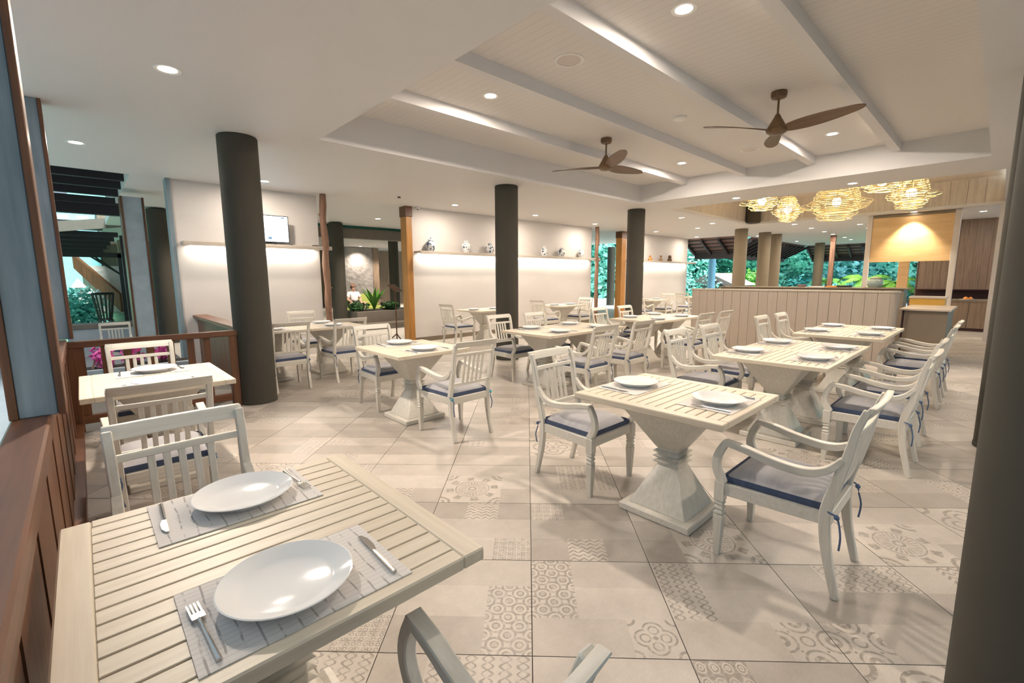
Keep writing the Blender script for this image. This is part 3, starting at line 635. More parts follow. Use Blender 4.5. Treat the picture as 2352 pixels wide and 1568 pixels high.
# ================================================================== FANS
def fan(x, y, ang, label):
    t = thing('ceiling_fan', (x, y, 3.37), 0, label, 'ceiling fan', 'three-bladed brown ceiling fans')
    MB().lathe([(.0005, 0), (.075, 0), (.078, -.03), (.070, -.062), (.045, -.072), (.0005, -.074)], 28, caps=False).build('canopy', 'fan_wood', t)
    MB().lathe([(.011, -.06), (.011, -.24)], 12).build('rod', 'fan_wood', t)
    MB().lathe([(.0005, -.225), (.020, -.225), (.032, -.25), (.060, -.30), (.085, -.345), (.093, -.362), (.0005, -.362)], 28, caps=False).build('motor_cone', 'fan_wood', t)
    MB().lathe([(.0005, -.364), (.098, -.364), (.105, -.385), (.098, -.405), (.070, -.425), (.0005, -.43)], 28, caps=False).build('hub', 'fan_wood', t)
    for k in range(3):
        m = MB(); N = 16; vs = []
        for i in range(N + 1):
            s = 1 - (1 - i / N) ** 1.5; r = .06 + .74 * s; w = (.036 + .052 * math.sin(PI * min(1., s * .92) ** .8)) * (math.sqrt(max(0., 1 - ((s - .86) / .14) ** 2)) * .97 + .03 if s > .86 else 1)
            off = .018 * math.sin(PI * s); tw = -math.radians(26 - 17 * s); zc = -.385 + .02 * math.sin(s * 1.4)
            for q, hh in ((-1, .004), (1, .004), (1, -.004), (-1, -.004)):
                vs.append((r, off + q * w * math.cos(tw), zc + q * w * math.sin(tw) + hh))
        m.add(vs, [(i * 4 + j, i * 4 + (j + 1) % 4, i * 4 + 4 + (j + 1) % 4, i * 4 + 4 + j) for i in range(N) for j in range(4)] + [(3, 2, 1, 0), tuple(N * 4 + j for j in range(4))])
        b = m.build('blade', 'fan_wood', t, ang=60); b.rotation_euler = (0, 0, math.radians(ang + 120 * k))
fan(5.57, 1.79, 20, 'nearer and larger looking brown three-blade ceiling fan'); fan(5.58, 3.98, -8, 'farther brown three-blade ceiling fan, left of the other')
# ceiling fittings
t = thing('ceiling_speaker', (3.39, 2.84, 3.37), 0, 'round white speaker grille nearest us in the recessed ceiling', 'speaker', 'round ceiling speakers')
MB().lathe([(.105, 0), (.135, 0), (.135, -.006), (.118, -.012), (.105, -.006)], 40, caps=False).build('rim', 'lamp_trim', t); MB().lathe([(.0005, -.004), (.106, -.004), (.106, 0), (.0005, 0)], 40, caps=False).build('grille', 'plaster', t)
dup(t, (7.70, 2.83, 3.37), 0, 'round white speaker grille beyond the nearer fan in the recessed ceiling')
t = thing('smoke_detector', (5.53, 2.87, 3.37), 0, 'white octagonal detector box between the two ceiling fans', 'smoke detector')
MB().lathe([(.085, 0), (.085, -.025), (.06, -.035), (.0005, -.036)], 8, caps=False).build('cover', 'lamp_trim', t); MB().lathe([(.09, 0), (.09, -.008)], 8).build('plate', 'lamp_trim', t)
t = thing('security_camera', (5.56, 8.9, 3.0), 0, 'small white dome camera at the ceiling corner above the square timber post', 'camera')
MB().lathe([(.05, 0), (.05, -.03), (.035, -.05), (.0005, -.055)], 20, caps=False).build('housing', 'lamp_trim', t); MB().lathe([(.0005, -.045), (.022, -.05), (.018, -.066), (.0005, -.07)], 16, caps=False).build('lens', 'black', t)
tag(MB().lathe([(.0005, 0), (.03, 0), (.03, -.02), (.0005, -.022)], 16, (4.65, 8.1, 3.0), caps=False).build('ceiling_sensor', 'black'), 'tiny black sensor on the white ceiling before the lobby opening', 'sensor')

# ================================================================== SHELF OBJECTS
def jar(x, prof, mat, label, lid=True, s=1.):
    t = thing('lidded_jar', (x, 8.885, 2.0455), 0, label, 'jar', 'blue and white jars on the long shelf')
    MB().lathe([(r * s, z * s) for r, z in prof], 28).build('body', mat, t, ang=50)
    if lid:
        top = prof[-1]; MB().lathe([(.0005, top[1] * s), (.062 * s, top[1] * s), (.066 * s, (top[1] + .012) * s), (.045 * s, (top[1] + .035) * s), (.014 * s, (top[1] + .045) * s), (.016 * s, (top[1] + .062) * s), (.0005, (top[1] + .068) * s)], 24, caps=False).build('lid', mat, t, ang=50)
GIN = [(.06, 0), (.064, .01), (.085, .05), (.115, .12), (.118, .165), (.10, .205), (.065, .225), (.058, .24)]
TEM = [(.065, 0), (.07, .012), (.088, .06), (.105, .14), (.108, .19), (.09, .215), (.06, .225), (.056, .245)]
CYL = [(.085, 0), (.095, .01), (.095, .17), (.088, .195), (.06, .205), (.058, .225)]
jar(5.86, GIN, 'jar_glaze', 'round blue and white ginger jar nearest the square timber post'); jar(6.86, TEM, 'jar_glaze_pale', 'pale tall-shouldered jar, second from the timber post'); jar(7.62, GIN, 'jar_glaze_fine', 'dark-patterned ginger jar just left of the middle column', s=.96)
jar(9.62, CYL, 'jar_glaze_pale', 'pale straight-sided jar just right of the middle column'); jar(10.36, GIN, 'jar_glaze', 'round blue and white jar, middle one right of the middle column', s=.95); jar(11.27, TEM, 'jar_glaze_pale', 'pale jar at the right end of the jar shelf', s=.9)
def figurine(x, c, label, kind):
    t = thing('figurine', (x, 8.88, 2.0455), 0, label, 'figurine', 'brown figurines'); plain(c[0], c[1], .5)
    if kind == 0:
        MB().lathe([(.0005, 0), (.09, 0), (.085, .04), (.05, .07), (.045, .11), (.0005, .13)], 16, caps=False).build('body', c[0], t, ang=60); MB().lathe([(.0005, .11), (.04, .13), (.042, .165), (.0005, .20)], 14, caps=False).build('head', c[0], t, ang=60)
        for s in (-1, 1): MB().tube([(s * .04, 0, .10), (s * .09, -.02, .08), (s * .11, -.02, .03)], [.02, .018, .022], 8).build('arm', c[0], t, ang=60)
    elif kind == 1:
        MB().lathe([(.0005, 0), (.07, 0), (.075, .05), (.03, .09), (.022, .13), (.05, .17), (.045, .20), (.0005, .205)], 16, caps=False).build('body', c[0], t, ang=60); MB().box(-.075, .075, -.04, .04, 0, .012).build('foot', c[0], t)
    else:
        MB().lathe([(.0005, 0), (.085, 0), (.095, .06), (.06, .115), (.0005, .13)], 16, caps=False).build('body', c[0], t, ang=60); MB().lathe([(.0005, .10), (.06, .13), (.07, .17), (.05, .215), (.0005, .23)], 16, caps=False).build('head', c[0], t, ang=60)
        for s in (-1, 1): MB().lathe([(.0005, .20), (.02, .205), (.015, .235), (.0005, .24)], 8, (s * .045, 0, 0), caps=False).build('ear', c[0], t, ang=60)
figurine(15.33, ('carved_amber', (.50, .22, .05)), 'amber carved figurine on the left of the far shelf', 0); figurine(16.1, ('carved_brown', (.30, .17, .09)), 'small brown waisted figurine in the middle of the far shelf', 1); figurine(16.78, ('carved_dark', (.14, .08, .045)), 'darkest rounded figurine on the right of the far shelf', 2)
tv = thing('television', (2.50, 8.84, 2.0455), 0, 'flat television with a bright white screen standing on the left shelf', 'television')
MB().box(-.33, .33, -.015, .02, .035, .50).build('housing', 'black', tv, .005); MB().box(-.315, .315, -.0165, -.0145, .05, .487).build('screen', 'screen', tv)
mk = MB(); mk.box(.20, .26, -.0175, -.0165, .455, .475); mk.box(.205, .245, -.0175, -.0165, .435, .445); mk.box(-.02, .04, -.0175, -.0165, .09, .13); mk.box(-.10, -.04, -.0175, -.0165, .25, .262); mk.build('screen_picture', 'screen_mark', tv)
MB().box(-.10, .10, -.08, .08, 0, .012).build('stand', 'black', tv, .003); MB().box(-.025, .025, -.01, .025, .01, .05).build('neck', 'black', tv)
tag(MB().box(2.84, 2.90, 8.86, 8.90, 2.0455, 2.062).build('remote_control', 'black', bevel=.003), 'small black remote on the shelf beside the television', 'remote')
t = thing('router', (3.30, 8.88, 2.0455), 0, 'small dark box with a thin white cable at the shelf end by the log post', 'router')
MB().box(-.05, .05, -.03, .03, 0, .022).build('case', 'dark_metal', t, .003); MB().tube(cr([(-.03, .0, .02), (-.08, 0, .06), (-.16, .02, .09), (-.20, .05, .05), (-.20, .06, .003)], 4), .004, 6).build('cable', 'plaster', t)

# ================================================================== BAR
bp = thing('board_bar', (9.6, 1.1, 0), 0, 'long waist-high bar front of pale grey-brown vertical boards', 'bar')
MB().box(.02, .12, .10, 3.43, 0, 1.17).build('core', 'service_grey', bp)
bw = 3.33 / 20
me = MB().box(0, .02, .002, bw - .002, .0, 1.17).mesh('board', 'grey_board', .002)
for k in range(20): link('board', me, bp).location = (0, .10 + k * bw, 0)
rc = [(.10 - .10 * math.cos(a), .10 - .10 * math.sin(a)) for a in [PI / 2 * k / 8 for k in range(9)]]
MB().poly([(x, y) for x, y in rc] + [(.12, .0), (.12, .10)], 0, 1.17).build('rounded_end', 'grey_board', bp)
MB().poly([(-.012, 3.445), (-.012, .10)] + [(.10 - .112 * math.cos(a), .10 - .112 * math.sin(a)) for a in [PI / 2 * k / 8 for k in range(9)]] + [(.14, -.012), (.14, 3.445)], 1.17, 1.20).build('cap', 'service_top', bp)
bc = thing('bar_counter', (11.75, 1.22, 0), 0, 'dark-topped bar counter standing behind the board bar front', 'bar')
MB().box(0, .62, 0, 3.65, 1.18, 1.205).build('worktop', 'service_grey', bc, .004); MB().box(.05, .57, .06, 3.6, 0, 1.18).build('body', 'service_grey', bc)
sv = thing('service_cabinet', (9.95, .48, 0), 0, 'brown-grey service cabinet with pale top at the right end of the bar', 'cabinet')
MB().box(0, 1.45, 0, .63, .875, .905).build('top', 'service_top', sv, .004); MB().box(.06, 1.40, .04, .57, .04, .875).build('body', 'service_grey', sv, .003); MB().box(.09, 1.36, .08, .54, 0, .04).build('plinth', 'black', sv); MB().box(.09, 1.36, .57, .60, .04, .875).build('side_panel', 'dark_red', sv)
hd = thing('hood_frame', (15.3, .77, 0), 0, 'tall portal frame holding a glowing golden wood panel behind the bar', 'frame')
for y in (0, 1.66): MB().box(-.06, .06, y, y + .11, 0, 2.995).build('upright', 'plaster', hd, .004)
MB().box(-.03, .03, .11, 1.66, 1.80, 2.93).build('wood_panel', 'hood_wood', hd, .003); MB().box(-.06, .06, .11, 1.66, 2.93, 2.995).build('lintel', 'service_grey', hd, .003)
d = bpy.data.lights.new('panel_lamp', 'SPOT'); d.energy = 190; d.spot_size = 1.5; d.spot_blend = .7; d.color = (1, .88, .68); d.shadow_soft_size = .04
o = link('panel_lamp', d, hd); o.location = (-.32, .85, 2.95); o.rotation_euler = (0, math.radians(-14), 0)
# worktop and shelf seen between the uprights
sh = thing('side_counter', (13.5, .75, 0), 0, 'pale narrow counter with an amber drawer front behind the service cabinet', 'counter')
MB().box(0, .5, 0, .62, .95, .99).build('top', 'plaster', sh, .003); MB().box(.02, .48, .02, .60, .80, .95).build('drawer_front', 'yellow', sh); MB().box(.04, .46, .04, .58, 0, .80).build('body', 'service_grey', sh)
cw = thing('cabinet_wall', (16.8, .1, 0), 0, 'tall brown wood cabinet wall with a dark serving niche at the back right', 'cabinet')
for k in range(10): MB().box(1.48, 1.50, k * .16 + .002, k * .16 + .158, 1.06, 3.0).build('upper_board', 'cabinet_wood', cw)
for k in range(4): MB().box(-.01, .01, k * .40 + .003, k * .40 + .397, .08, .77).build('base_door', 'cabinet_wood', cw, .002)
MB().box(-.02, 1.52, 0, 1.62, .77, .80).build('worktop', 'service_grey', cw); MB().box(1.50, 1.56, 0, 1.62, 0, 3.0).build('back', 'dark_red', cw); MB().box(.02, .06, 0, 1.62, 0, .77).build('carcass', 'dark_red', cw); MB().box(1.1, 1.48, 0, 1.62, 1.04, 1.06).build('niche_top', 'dark_red', cw)
t = thing('fruit_tray', (17.0, .55, .801), 0, 'small white tray of orange fruit on the back cabinet worktop', 'tray'); MB().lathe([(.0005, 0), (.14, 0), (.17, .03), (.0005, .012)], 20, caps=False).build('dish', 'porcelain', t)
for k, (a, b) in enumerate(((-.05, .02), (.05, .04), (0, -.06))): MB().lathe([(.0005, 0), (.04, .015), (.045, .045), (.0005, .08)], 12, (a, b, .012), caps=False).build('orange', 'orange', t, ang=60)
struct(MB().box(14.6, 14.75, -.6, .05, 0, CH).build('wall_right', 'dark_red')); struct(MB().box(14.52, 14.66, .05, .15, 0, CH).build('trim_8', 'plaster'))
tag(MB().box(17.0, 17.15, 1.80, 2.03, 0, CH).build('timber_post', 'hood_wood', bevel=.006), 'broad golden timber post below the hood panel', 'post')
struct(MB().box(18.37, 18.5, .0, 1.75, 0, CH).build('wall_bar_back', 'service_grey'))
# things on the bar
t = thing('glass_jar', (12.05, 1.78, 1.205), 0, 'round glass storage jar with lid on the bar counter', 'jar')
MB().lathe([(.0005, 0), (.10, 0), (.135, .05), (.135, .14), (.09, .18), (.0005, .185)], 24, caps=False).build('body', 'glass_green', t, ang=50); MB().lathe([(.0005, .185), (.10, .185), (.10, .205), (.02, .215), (.0005, .235)], 20, caps=False).build('lid', 'service_top', t)
tag(MB().box(12.0, 12.25, 2.20, 2.42, 1.205, 1.245).build('black_box', 'black', bevel=.004), 'small black box on the bar counter', 'box')
tag(MB().box(12.0, 12.2, 2.44, 2.62, 1.205, 1.235).build('orange_box', 'orange', bevel=.004), 'flat orange box beside the black box on the bar', 'box')
tag(MB().box(11.98, 12.25, 2.66, 2.95, 1.205, 1.225).build('paper_stack', 'porcelain'), 'stack of white paper on the bar counter', 'paper')
tag(MB().lathe([(.0005, 0), (.07, 0), (.10, .05), (.105, .055), (.06, .012), (.0005, .01)], 24, (12.1, 3.12, 1.205), caps=False).build('bowl', 'brick_pink'), 'small pinkish bowl on the bar counter left of the papers', 'bowl')

# ---- wicker pendant lamps
def wicker(x, y, zc, R, H, label, seed, w=34):
    t = thing('wicker_lamp', (x, y, zc), 0, label, 'pendant lamp', 'wicker pendant lamps'); rnd = random.Random(seed)
    sh = MB(); n = int(22 * max(1, H / .45))
    for k in range(n):
        s = k / (n - 1); z = (-.5 + s) * H
        r = R * (.30 + .70 * math.exp(-((s - .42) / .17) ** 2)) if k % 2 == 0 else R * (.34 + .34 * math.sin(PI * (.12 + .8 * s)))
        ox, oy = rnd.uniform(-.04, .04) * R, rnd.uniform(-.04, .04) * R; N = 36; rr = .008; vs = []
        for i in range(N):
            a = 2 * PI * i / N; wob = 1 + .03 * math.sin(a * 3 + k)
            for j in range(5):
                b = 2 * PI * j / 5; vs.append((ox + (r * wob + rr * math.cos(b)) * math.cos(a), oy + (r * wob + rr * math.cos(b)) * math.sin(a), z + .007 * math.sin(a * 2 + k) + rr * math.sin(b)))
        sh.add(vs, [(i * 5 + j, ((i + 1) % N) * 5 + j, ((i + 1) % N) * 5 + (j + 1) % 5, i * 5 + (j + 1) % 5) for i in range(N) for j in range(5)])
    sh.build('wicker_rings', 'wicker', t, ang=80)
    for k in range(8):
        a = 2 * PI * k / 8; MB().tube([(.32 * R * math.cos(a), .32 * R * math.sin(a), -.46 * H), (.60 * R * math.cos(a), .60 * R * math.sin(a), -.05 * H), (.34 * R * math.cos(a), .34 * R * math.sin(a), .47 * H)], .007, 5).build('rib', 'wicker', t)
    MB().lathe([(.0005, -.10), (.06, -.08), (.095, 0), (.06, .08), (.0005, .11)], 16, caps=False).build('bulb', 'lamp_glow', t, ang=60); MB().tube([(0, 0, .08), (0, 0, 3.62 - zc)], .008, 6).build('cord', 'dark_metal', t)
    d = bpy.data.lights.new('wicker_bulb', 'POINT'); d.energy = w; d.color = (1, .76, .42); d.shadow_soft_size = .10; link('wicker_bulb', d, t)
plain('wicker', (.85, .74, .48), .6, 0, .15)
wicker(11.35, 3.85, 3.13, .44, .42, 'wicker lamp at the left end of the lamp group, cut by the ceiling edge', 1); wicker(12.95, 3.78, 3.08, .36, .58, 'small round wicker lamp, second from the left', 2); wicker(12.6, 2.70, 3.10, .66, .80, 'largest wicker lamp in the middle of the group', 3, 60)
wicker(11.3, 1.72, 3.24, .46, .42, 'wicker lamp partly behind the rightmost wicker lamp', 4); wicker(12.55, 1.42, 3.12, .44, .62, 'rightmost wicker lamp of the glowing group', 5)

# ================================================================== LOBBY beyond the back wall
struct(MB().box(1.25, 15., 24., 24.2, 0, CH).build('wall_lobby', 'cabinet_wood'))
t = thing('lobby_beam', (4.0, 13.6, 2.66), 0, 'grey ceiling beam with a teal edge above the lobby opening', 'beam'); MB().box(0, 6.2, 0, .25, 0, .37).build('beam_body', 'planter_grey', t); MB().box(0, 6.2, -.04, 0, .30, .36).build('edge_strip', 'teal', t)
sp = thing('stone_wall', (9.45, 22.4, 0), 0, 'grey rough stone panel lit from above at the back of the lobby', 'wall'); MB().box(0, 1.75, 0, .15, 0, CH).build('stone_face', 'stone_panel', sp); MB().box(1.75, 2.05, -.05, .2, 0, CH).build('timber_edge', 'cabinet_wood', sp)
def lobby_spot(x, y, z, w, par, rot=(0, 0, 0), size=1.6):
    d = bpy.data.lights.new('lobby_lamp', 'SPOT'); d.energy = w; d.spot_size = size; d.spot_blend = .8; d.color = WARM; d.shadow_soft_size = .08; o = link('lobby_lamp', d, par); o.location = (x, y, z); o.rotation_euler = rot
for (x, y, lb, w) in ((10.35, 21.95, 'tiny downlight lighting the grey stone panel in the lobby', 380), (7.6, 15.4, 'hidden downlight above the green sofa in the lobby', 480), (6.0, 11.6, 'downlight over the lobby planter', 380), (12.0, 21.5, 'tiny downlight above the amber posts in the lobby', 420), (2.4, 12.0, 'downlight above the lobby floor by the outside column', 300)):
    t = thing('downlight', (x, y, CH + .03), 0, lb, 'ceiling light', 'recessed round downlights')
    for c in dl0.children:
        if c.type == 'MESH': q = c.copy(); COL.objects.link(q); q.parent = t
    lobby_spot(0, 0, -.03, w, t, size=2.2)
am = thing('amber_screen', (11.7, 20.2, 0), 0, 'amber timber frame with dark lattice infill in the lobby', 'screen')
for x in (0, .62, 1.2): MB().box(x, x + .14, 0, .12, 0, 2.2).build('post', 'honey_wood', am, .005)
MB().box(0, 1.34, 0, .12, 1.55, 1.72).build('crossbar', 'honey_wood', am); MB().box(.14, .62, .04, .07, 0, 1.55).build('lattice', 'stone_panel', am); MB().box(.0, 1.34, .02, .1, 1.72, 2.3).build('header', 'cabinet_wood', am)
so = thing('sofa', (7.75, 16.8, 0), 0, 'lime green cushioned sofa in the lobby with a person sitting on it', 'sofa')
MB().box(-.85, .85, -.55, .25, .0, .22).build('base', 'dark_cloth', so, .01); MB().box(-.85, .85, -.55, .05, .22, .40).build('seat_cushion', 'green_sofa', so, .03, 2)
for k in range(2): MB().box(-.84 + k * .85, -.01 + k * .85, .02, .22, .38, .86).build('back_cushion', 'green_sofa', so, .05, 2)
# seated person, one skinned body
def skin_body(name, chain, mat, parent, sub=2):
    """chain: dict joint -> (pos, radius, parent joint)"""
    keys = list(chain); me = bpy.data.meshes.new(name); me.from_pydata([chain[k][0] for k in keys], [(keys.index(chain[k][2]), keys.index(k)) for k in keys if chain[k][2]], []); me.materials.append(MATS[mat])
    o = link(name, me, parent); o.modifiers.new('skin', 'SKIN')
    for i, k in enumerate(keys):
        r = chain[k][1]; me.skin_vertices[0].data[i].radius = (r, r) if not isinstance(r, tuple) else r
    me.skin_vertices[0].data[0].use_root = True
    m = o.modifiers.new('sub', 'SUBSURF'); m.levels = sub; m.render_levels = sub
    return o
ps = thing('person', (7.45, 16.55, .40), 0, 'seated person in a white shirt with crossed bare legs on the lobby sofa', 'person')
J = {'pel': ((0, .0, .10), .15, None), 'belly': ((0, .04, .26), .145, 'pel'), 'chest': ((0, .06, .44), .16, 'belly'), 'neck': ((0, .05, .575), .055, 'chest'), 'jaw': ((0, .02, .64), .062, 'neck'), 'crown': ((0, .03, .75), .078, 'jaw')}
for n, s in (('l', -1), ('r', 1)):
    J['sh' + n] = ((s * .17, .06, .50), .065, 'chest'); J['el' + n] = ((s * .25, -.02, .27), .047, 'sh' + n); J['wr' + n] = ((s * .16, -.24, .17), .032, 'el' + n); J['ha' + n] = ((s * .12, -.33, .15), .030, 'wr' + n)
    J['hip' + n] = ((s * .10, -.02, .09), .105, 'pel'); J['kn' + n] = ((s * .27, -.40, .14), .072, 'hip' + n); J['an' + n] = ((-s * .02 + s * .10, -.56 - .06 * s, -.10 + .06 * s), .042, 'kn' + n); J['to' + n] = ((s * .06, -.70 - .05 * s, -.16 + .05 * s), .033, 'an' + n)
skin_body('body', J, 'skin', ps)
sj = {'a': ((0, .01, .14), .165, None), 'b': ((0, .045, .28), .165, 'a'), 'c': ((0, .06, .45), .178, 'b'), 'd': ((0, .055, .55), .075, 'c')}
for n, s in (('l', -1), ('r', 1)): sj['s' + n] = ((s * .175, .06, .50), .082, 'c'); sj['e' + n] = ((s * .235, .0, .33), .070, 's' + n)
skin_body('shirt', sj, 'white_cloth', ps)
hj = {'a': ((0, .0, .09), .16, None)}
for n, s in (('l', -1), ('r', 1)): hj['h' + n] = ((s * .10, -.03, .09), .118, 'a'); hj['k' + n] = ((s * .22, -.30, .13), .092, 'h' + n)
skin_body('shorts', hj, 'dark_cloth', ps); skin_body('hair', {'a': ((0, .065, .76), .080, None), 'b': ((0, .095, .69), .055, 'a'), 'c': ((0, .01, .81), .055, 'a')}, 'hair', ps)
for s in (-1, 1):
    MB().lathe([(.0005, -.009), (.009, 0), (.0005, .009)], 8, (s * .028, -.052, .715), caps=False).build('eye', 'black', ps, ang=60); MB().lathe([(.0005, -.022), (.014, 0), (.0005, .022)], 8, (s * .079, .03, .70), caps=False).build('ear', 'skin', ps, ang=60)
    for q in range(5): MB().tube([(s * (.10 + .012 * q), -.34, .15), (s * (.098 + .012 * q), -.375 - .006 * (2 - abs(q - 2)), .148), (s * (.096 + .012 * q), -.395 - .008 * (2 - abs(q - 2)), .138)], [.009, .008, .006], 6).build('finger', 'skin', ps, ang=60)
MB().tube([(0, -.05, .705), (0, -.066, .685), (0, -.060, .675)], [.008, .013, .009], 6).build('nose', 'skin', ps, ang=60); MB().box(-.022, .022, -.058, -.05, .648, .656).build('mouth', 'brick_pink', ps)
def blades(name, mat, parent, n, h, spread, w, seed, z0=0., droop=.3):
    m = MB(); rnd = random.Random(seed)
    for k in range(n):
        a = 2 * PI * k / n + rnd.uniform(-.2, .2); L = h * rnd.uniform(.75, 1.05); s = spread * rnd.uniform(.6, 1.1); P = []
        for i in range(6):
            t_ = i / 5; P.append(Vector((math.cos(a) * s * t_ ** 1.3, math.sin(a) * s * t_ ** 1.3, z0 + L * (t_ - droop * t_ ** 3))))
        side = Vector((-math.sin(a), math.cos(a), 0)); vs = []
        for i, p in enumerate(P):
            ww = w * math.sin(PI * (.12 + .85 * i / 5)); vs += [p - side * ww, p + side * ww]
        m.add(vs, [(i * 2, i * 2 + 1, i * 2 + 3, i * 2 + 2) for i in range(5)])
    return m.build(name, mat, parent, ang=80)
plt = thing('planter', (5.72, 12.1, 0), 0, 'low dark two-step planter wall across the lobby opening', 'planter')
MB().box(0, 2.6, 0, .45, 0, .17).build('lower_step', 'planter_grey', plt, .01); MB().box(0, 2.6, .45, 1.3, 0, .50).build('upper_box', 'planter_grey', plt, .01); MB().box(.05, 2.55, .52, 1.25, .50, .512).build('soil', 'soil', plt)
fr = thing('nest_fern', (6.40, 12.85, .51), 0, 'bright green fern with long upright fronds in the lobby planter', 'plant', 'planter plants'); blades('fronds', 'leaf_fern', fr, 18, .74, .40, .055, 3, droop=.12)
def bush(x, y, z, rx, rz, n, leaf, mat, name, label, cat, group, seed, parent=None, ry=None, trunk=False):
    t = thing(name, (x, y, z), 0, label, cat, group); rnd = random.Random(seed); m = MB(); ry = rx if ry is None else ry
    lobes = [(rnd.uniform(-.55, .55) * rx, rnd.uniform(-.55, .55) * ry, rnd.uniform(.25, .8) * rz, rnd.uniform(.35, .6)) for _ in range(9)]
    for k in range(n):
        lx, ly, lz, lr = lobes[k % 9]; d = Vector((rnd.gauss(0, 1), rnd.gauss(0, 1), rnd.gauss(0, 1))).normalized() * rnd.uniform(.75, 1.0)
        p = Vector((lx + d.x * lr * rx, ly + d.y * lr * ry, max(.02, lz + d.z * lr * rz * .7)))
        a = Vector((rnd.gauss(0, 1), rnd.gauss(0, 1), rnd.gauss(0, .6))).normalized(); b = a.cross(d + Vector((.01, .02, .3))).normalized(); L = leaf * rnd.uniform(.6, 1.2)
        m.add([p - a * L, p + b * L * .45, p + a * L, p - b * L * .45], [(0, 1, 2, 3)])
    m.build('foliage', mat, t)
    st = MB()
    if trunk: st.tube([(0, 0, -.1), (.1, .05, rz * .3), (0, 0, rz * .6)], [.18, .13, .06], 8)
    else:
        for q in range(4): st.tube([(.05 * q - .08, .03 * q - .05, 0), ((q - 1.5) * rx * .2, 0, rz * .45)], [.015, .008], 5)
    st.build('trunk' if trunk else 'stems', 'bark_wood', t)
    return t
for k, (x, y, lb) in enumerate(((5.98, 12.95, 'dark leafy shrub left of the bright fern in the lobby planter'), (6.95, 12.85, 'dark leafy shrub right of the bright fern in the lobby planter'))): bush(x, y, .512, .34, .22, 420, .06, 'leaf_dark', 'planter_shrub', lb, 'plant', 'planter plants', 20 + k)
ls_ = thing('reading_stand', (5.33, 9.62, 0), .6, 'brown wooden reading stand with tilted board beside the square timber post', 'stand')
MB().lathe([(.015, .03), (.012, .5), (.02, .62), (.012, .7), (.014, 1.16)], 12).build('pole', 'brown_wood', ls_); MB().box(-.17, .17, -.012, .012, -.13, .13).xf(Matrix.Translation((0, 0, 1.22)) @ Matrix.Rotation(-.9, 4, 'X')).build('board', 'brown_wood_x', ls_, .004)
for k in range(3):
    a = 2 * PI * k / 3; MB().tube([(0, 0, .16), (.10 * math.cos(a), .10 * math.sin(a), .07), (.19 * math.cos(a), .19 * math.sin(a), .012)], .013, 8).build('foot', 'brown_wood', ls_)
st = thing('side_table', (9.35, 18.6, 0), 0, 'small dark side table carrying a white card in the lobby', 'table'); MB().lathe([(.0005, .58), (.30, .58), (.30, .62), (.0005, .62)], 24, caps=False).build('top', 'cabinet_wood', st); MB().lathe([(.03, .02), (.03, .58)], 12).build('stem', 'porcelain', st); MB().lathe([(.0005, 0), (.18, 0), (.16, .02), (.0005, .025)], 20, caps=False).build('foot', 'cabinet_wood', st)
tag(MB().box(-.14, .14, -.004, .004, 0, .2).xf(Matrix.Translation((9.27, 18.55, .625)) @ Matrix.Rotation(-.3, 4, 'X')).build('menu_card', 'porcelain'), 'white card propped on the lobby side table', 'card')
for k, (x, y, z, m, lb) in enumerate(((2.05, 16.6, 1.35, 'shade_glow', 'upper small glowing lobby lamp beside the outside column'), (2.03, 15.9, .98, 'shade_glow', 'lower small glowing lobby lamp beside the outside column'))):
    t = thing('table_lamp', (x, y, 0), 0, lb, 'lamp', 'glowing lobby lamps'); MB().lathe([(.05, z), (.11, z - .02), (.08, z + .16), (.05, z + .17)], 20).build('shade', m, t); MB().lathe([(.10, 0), (.10, .02), (.02, .05), (.015, z)], 16).build('stem', 'cabinet_wood', t)
t = thing('green_lamp', (2.02, 15.2, 0), 0, 'yellow-green round glowing lamp beside the outside column', 'lamp'); MB().lathe([(.0005, .60), (.08, .63), (.10, .70), (.07, .78), (.0005, .80)], 18, caps=False).build('globe', 'shade_green', t, ang=60); MB().lathe([(.09, 0), (.09, .02), (.02, .04), (.02, .61)], 14).build('stem', 'dark_metal', t)

# ================================================================== OUTSIDE, LEFT
struct(MB().box(-30, 1.2, 9.2, 60, -.5, -.3).build('ground_left', 'grass')); struct(MB().box(-6, 1.25, 5.98, 16, -.42, -.27).build('terrace', 'paving')); struct(MB().box(-8, -.42, -6, 9.2, -.5, -.30).build('ground_side', 'grout'))
pr = thing('veranda_roof', (0, 9.3, 3.0), 0, 'dark slatted roof underside outside at the far left', 'roof')
for k, (y, z) in enumerate(((9.5, 3.15), (10.3, 3.16), (11.1, 3.14), (11.9, 3.11), (12.9, 3.07))):
    MB().box(-2.2, .95 - .06 * (k % 3) + .05 * k, y - 9.3 - .05, y - 9.3 + .05, z - 3.0 - .07, z - 3.0 + .07).build('purlin', 'dark_roof', pr)
for x in (-.9, -.3, .3, .75): MB().box(x - .04, x + .04, 0, 4.0, .22, .30).build('rafter', 'dark_roof', pr)
MB().box(-2.4, 1.0, -.1, 4.2, .36, .42).build('roof_board', 'roof_tile', pr); MB().box(-2.2, .95, 3.9, 4.1, -.18, .15).build('fascia', 'dark_roof', pr)
struct(MB().box(.6, 1.25, 9.06, 13.6, 3.24, 3.35).build('ceiling_soffit', 'ceiling_paint'))
cp = thing('concrete_pillar', (.83, 10.9, -.3), 0, 'blue-grey weathered square pillar with brown edges outside at left', 'pillar'); MB().box(-.15, .13, -.2, .2, 0, 3.2).build('shaft', 'concrete_blue', cp, .006)
for x in (-.17, .13): MB().box(x, x + .03, -.22, .22, 0, 3.2).build('edge_strip', 'brown_wood', cp, .003)
